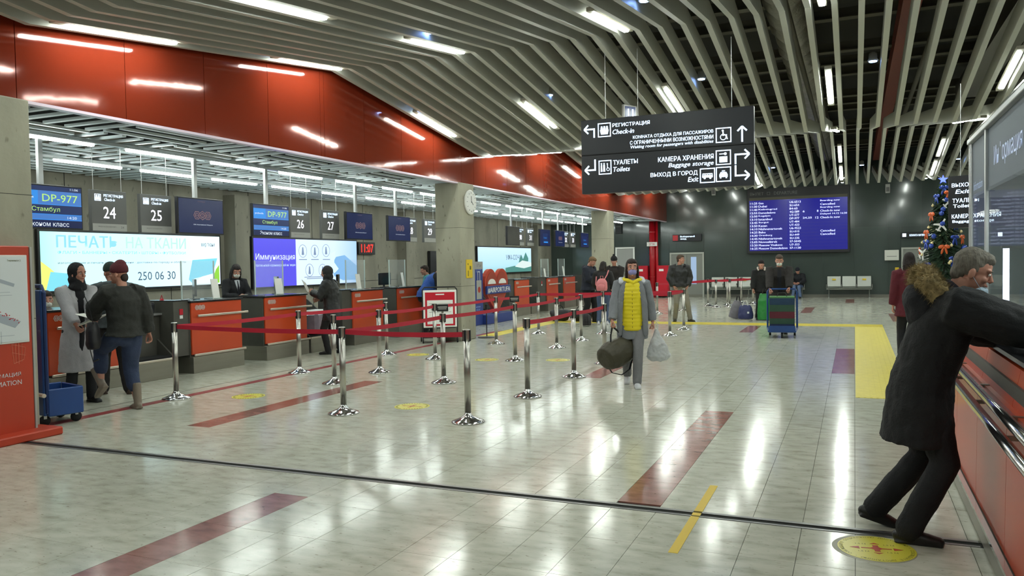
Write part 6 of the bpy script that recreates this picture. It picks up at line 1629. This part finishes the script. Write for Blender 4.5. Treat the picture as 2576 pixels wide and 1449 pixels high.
# --- customer in the black quilted coat
I = person('customer in black quilted coat with hood up reading a paper', -9.02, 12.42, 195, H=1.63, hipz=.95, lean=4, head=(0, -10), feet=[(-.1, .06, 0, 8, 0), (.11, -.1, 0, -8, 0)], hands=[(-.10, .34, 1.17), (.12, .30, 1.02)], elbows=[(-.7, -.8, -.8), (.8, -.9, -.4)], jacket='1B1D1E', hem=.25, grow=.04, trousers='151517', shoes='121212', hair='hood', hair_c='242626', jg=True, vox=.013, folds=.02)
t = thing('papers', 'white sheet held up by the black coated customer', 'papers', M=I['Mw'] @ Matrix.Translation((-.08, .46, 1.26)) @ Euler((R(60), R(20), 0)).to_matrix().to_4x4()); MB().box((0, 0, 0), (.2, .28, .006), bev=.002).build('sheet', 'paper', t)

# --- two people beside the second column
I = person('person in dark jacket and bright blue vest bending over beside the second column', -9.12, 16.10, 42, H=1.80, hipz=.93, lean=34, head=(0, -20), hands=[(-.12, .52, .95), (.16, .5, .9)], jacket='2E54A0', hem=.05, grow=.045, arms_in_jacket=False, sleeves='1E1E22', trousers='17171C', hair='short', hair_c='2C1C14', mask='skin_dark', vox=.014)
I = person('person in shiny teal jacket mostly hidden behind the second column', -9.30, 16.80, 215, H=1.62, lean=12, head=(0, -10), hands=[(-.1, .32, 1.0), (.12, .32, 1.0)], jacket='2F8C90', jg=True, hem=.05, grow=.05, trousers='1C1C24', hair='short', hair_c='2A1D16', vox=.015)

# --- the group of three
I = person('man in navy jacket looking down at his phone in the talking group', -6.62, 20.62, -12, H=1.78, lean=5, head=(0, -30), feet=[(-.16, .12, 0, 6, 0), (.1, -.1, 0, -6, 0)], hands=[(-.06, .30, 1.16), (.03, .31, 1.15)], elbows=[(-.7, -.7, -.7), (.7, -.7, -.7)], curls=(.6, .6), jacket='1E2230', hem=.1, grow=.05, trousers='141416', tgrow=.03, shoes='1A1A20', hair='short', hair_c='6A5236', vox=.014)
drape(I, 'hood', fab('191C28'), [('ell', [I['S'](.50) - I['fw'] * .12, (.13, .08, .07), None, 12, 8])], .013, .015)
t = thing('phone', 'dark mobile phone in the navy jacketed man\'s hands', 'phone', M=I['Mw'] @ Matrix.Translation((-.01, .40, 1.19)) @ Euler((R(40), 0, 0)).to_matrix().to_4x4()); MB().box((0, 0, 0), (.07, .14, .01), bev=.003).build('casing', 'black_gloss', t); MB().box((0, 0, .006), (.06, .12, .002)).build('screen', 'scr_white', t)
I = person('woman with pink backpack and blue jeans seen from behind in the talking group', -6.02, 20.02, 96, H=1.62, lean=2, head=(-20, -4), feet=[(-.12, .0, 0, 8, 0), (.12, .04, 0, -8, 0)], hands=[(-.2, .25, .95), (.22, .22, .95)], jacket='1D1B1D', hem=.06, grow=.045, trousers='46546E', tgrow=.015, shoes='C8C8CC', hair='long', hair_c='1F1714', vox=.014)
mat('pink_leather', 'D07C80', .5)
t = thing('pink_backpack', 'small pink backpack on the jeans wearing woman\'s back', 'backpack', M=I['Mw'] @ Matrix.Translation((0.02, -.235, 1.06)))
mb = MB(); mb.tube([(0, 0, -.17), (0, 0, -.1), (0, 0, .05), (0, 0, .12), (0, 0, .15)], [(.13, .05), (.15, .075), (.14, .07), (.10, .055), (.05, .03)], 16, right=(1, 0, 0)); remesh_obj('pack_body', mb, 'pink_leather', t, .011, 2)
b = MB(); b.ell((0, -.075, -.06), (.09, .025, .07), None, 12, 8); b.build('front_pocket', 'pink_leather', t); b = MB(); b.tube([(-.04, 0, .14), (-.03, -.02, .21), (.03, -.02, .21), (.04, 0, .14)], .008, 6); b.tube([(.06, .03, .12), (.12, .10, .24), (.15, .16, .36)], [(.014, .005)] * 3, 8); b.tube([(-.1, .03, -.12), (-.17, .05, 0), (-.16, .1, .2)], [(.014, .005)] * 3, 8); b.build('strap', 'pink_leather', t)
I = person('man in black knitted hat and brown black coat facing the talking group', -6.08, 21.35, -88, H=1.76, head=(8, -14), hands=[(-.1, .26, 1.0), (.2, .2, .92)], jacket='221C1A', hem=.15, grow=.05, trousers='1A1E2C', tgrow=.02, hair='beanie_pom', hair_c='131315', vox=.014)

# --- young man in the bomber jacket
I = person('young man in black bomber jacket and pale trousers standing hands in pockets', -4.30, 21.45, -62, H=1.76, lean=-2, head=(50, 0), feet=[(-.24, .10, 0, 22, 0), (.13, -.05, 0, -22, 0)], hands=[(-.19, .07, .95), (.19, .07, .95)], elbows=[(-1, -.6, 0), (1, -.6, 0)], jacket='191A1B', hem=.0, grow=.06, trousers='7E7A70', tgrow=.012, shoes='2C2A1C', hair='short', hair_c='4A3A2C', vox=.013, jg=True, folds=.018)

# --- woman in black with bags
I = person('woman in black coat and hat with white collar standing beside bags', -2.32, 22.55, -70, H=1.58, head=(-10, 0), hands=[(-.14, .22, .86), (.25, .1, .74)], jacket='141416', hem=.12, grow=.045, trousers='18181C', hair='beanie', hair_c='1C1416', vox=.014)
drape(I, 'white_collar', fab('C8BEB4'), [('tube', [[I['T']((-.09, .06, -.16)), I['T']((-.11, -.03, -.09)), I['T']((0, -.1, -.08)), I['T']((.11, -.03, -.09)), I['T']((.09, .06, -.16))]], dict(rad=.026, n=10, round_ends=True))], .011, .008)
mat('bag_green', '1E7A34', .35, bump=.2, bscale=15); mat('bag_blue', '2A3160', .5, bump=.2, bscale=15); mat('bag_greyl', '6E6C74', .5, bump=.2, bscale=15)
def tote(name, label, x, y, w_, d_, h, m, rz, tilt=0, shape=1.0):
    t = thing(name, label, 'bag', (x, y, 0), rz)
    mb = MB(); tl = math.tan(R(tilt)); mb.tube([(0, 0, .02), (tl * h * .3, 0, h * .3), (tl * h * .75, 0, h * .75), (tl * h, 0, h)], [(w_ / 2, d_ / 2), (w_ * .52, d_ * .52), (w_ * .46 * shape, d_ * .4), (w_ * .34 * shape, d_ * .15)], 18, right=(1, 0, 0)); remesh_obj('bag_body', mb, m, t, .018, 2, .03, .12)
    b = MB()
    for s in (-1, 1): b.tube([(-w_ * .18 + tl * h, s * .03, h * .93), (-w_ * .08 + tl * h, s * .04, h + .12), (w_ * .08 + tl * h, s * .04, h + .12), (w_ * .18 + tl * h, s * .03, h * .93)], .009, 6)
    b.build('handle', 'strap_black' if m != 'bag_blue' else 'white_paint', t); return t
tote('green_bag', 'tall bright green bag standing behind the baggage trolley', -2.20, 22.15, .36, .24, .72, 'bag_green', R(8))
o = tote('blue_bag', 'dark blue bag with pale badge standing left of the green bag', -2.72, 22.4, .40, .26, .40, 'bag_blue', R(-5)); MB().box((.1, -.14, .2), (.05, .01, .05)).build('badge', 'map_white', o)
tote('grey_bag', 'slanting grey and blue bag leftmost beside the waiting woman', -3.08, 22.75, .30, .24, .50, 'bag_greyl', R(-5), 14)

# --- man pushing the trolley
I = person('man in dark open coat and white mask pushing the blue baggage trolley', -1.52, 18.52, -85, H=1.78, hipz=.91, lean=12, head=(0, -16), feet=[(-.11, .22, 0, 4, 0), (.10, -.22, .05, -4, -25)], hands=[(-1.28, 18.03, .955), (-1.68, 18.03, .955)], world_hands=True, elbows=[(-.5, -.6, -.9), (.5, -.6, -.9)], curls=(.9, .9), jacket='24201F', hem=.15, grow=.04, trousers='191A22', hair='short', hair_c='3E3026', mask='mask_white', vox=.013, bw=1.1)
S_ = I['S']; fw = I['fw']; b = MB(); b.tube([S_(-.1) + fw * .155, S_(.15) + fw * .16, S_(.35) + fw * .168, S_(.5) + fw * .10], [(.035, .016), (.04, .016), (.045, .016), (.04, .02)], 10, right=I['rt']); b.build('shirt_front', fab('14141C'), I['o'])
Mt = Matrix.Translation((-1.42, 17.95, 0)) @ Matrix.Rotation(R(180 + 4), 4, 'Z')
t, W_, H_ = trolley(Mt, 'blue baggage trolley pushed towards the camera by the masked man')
t = thing('striped_bag', 'large striped bag of blue, green and dark red loaded on the trolley', 'bag', M=Mt @ Matrix.Translation((0, .36, .185)))
cols = [('202C50', .0, .10), ('2C4A3A', .10, .22), ('5A1E2C', .22, .36), ('2C4A3A', .36, .50), ('1E3650', .50, .64), ('4C7A4A', .64, .67)]
for c_, a_, b_ in cols: MB().box((0, 0, (a_ + b_) / 2), (.50, .48, b_ - a_), bev=.004).build('stripe', fab(c_), t)
b = MB()
for s in (-1, 1): b.tube([(-.1, s * .1, .66), (-.07, s * .06, .74), (.07, s * .06, .74), (.1, s * .1, .66)], .009, 6)
b.build('handle', 'strap_black', t)

# --- seated person on the bench, seated clerk, woman in dark red
I = person('dark clothed person sitting on the bench behind the trolley man', -2.10, 35.12, -100, H=1.7, hipz=.50 / .971, lean=18, head=(0, -25), feet=[(-.16, .52, 0, 5, 0), (.14, .50, 0, -5, 0)], hands=[(-.1, .42, .62), (.12, .42, .62)], elbows=[(-1, -.4, -.4), (1, -.4, -.4)], jacket='1A1B20', grow=.05, trousers='5A6C8C', hair='beanie', hair_c='1A1C28', vox=.02)
office_chair(-10.42, 7.72, 'black office chair of the seated clerk behind the upright trolley', R(-95))
I = person('seated clerk in white mask glimpsed behind the upright blue trolley', -10.42, 7.68, -25, H=1.72, hipz=.58, lean=4, head=(0, -4), feet=[(-.12, .42, 0, 5, 0), (.12, .42, 0, -5, 0)], hands=[(-.12, .34, .80), (.14, .34, .80)], elbows=[(-1, -.6, -.3), (1, -.6, -.3)], jacket='C4C8D2', grow=.02, trousers='1A1B22', hair='short', hair_c='2A1C16', mask='mask_white', vox=.016)
I = person('woman in dark red coat standing beyond the leaning man', 0.80, 14.0, 100, H=1.68, head=(-10, 0), jacket='55101F', hem=.22, grow=.04, trousers='16161C', hair='bob', hair_c='1E1412', vox=.014)
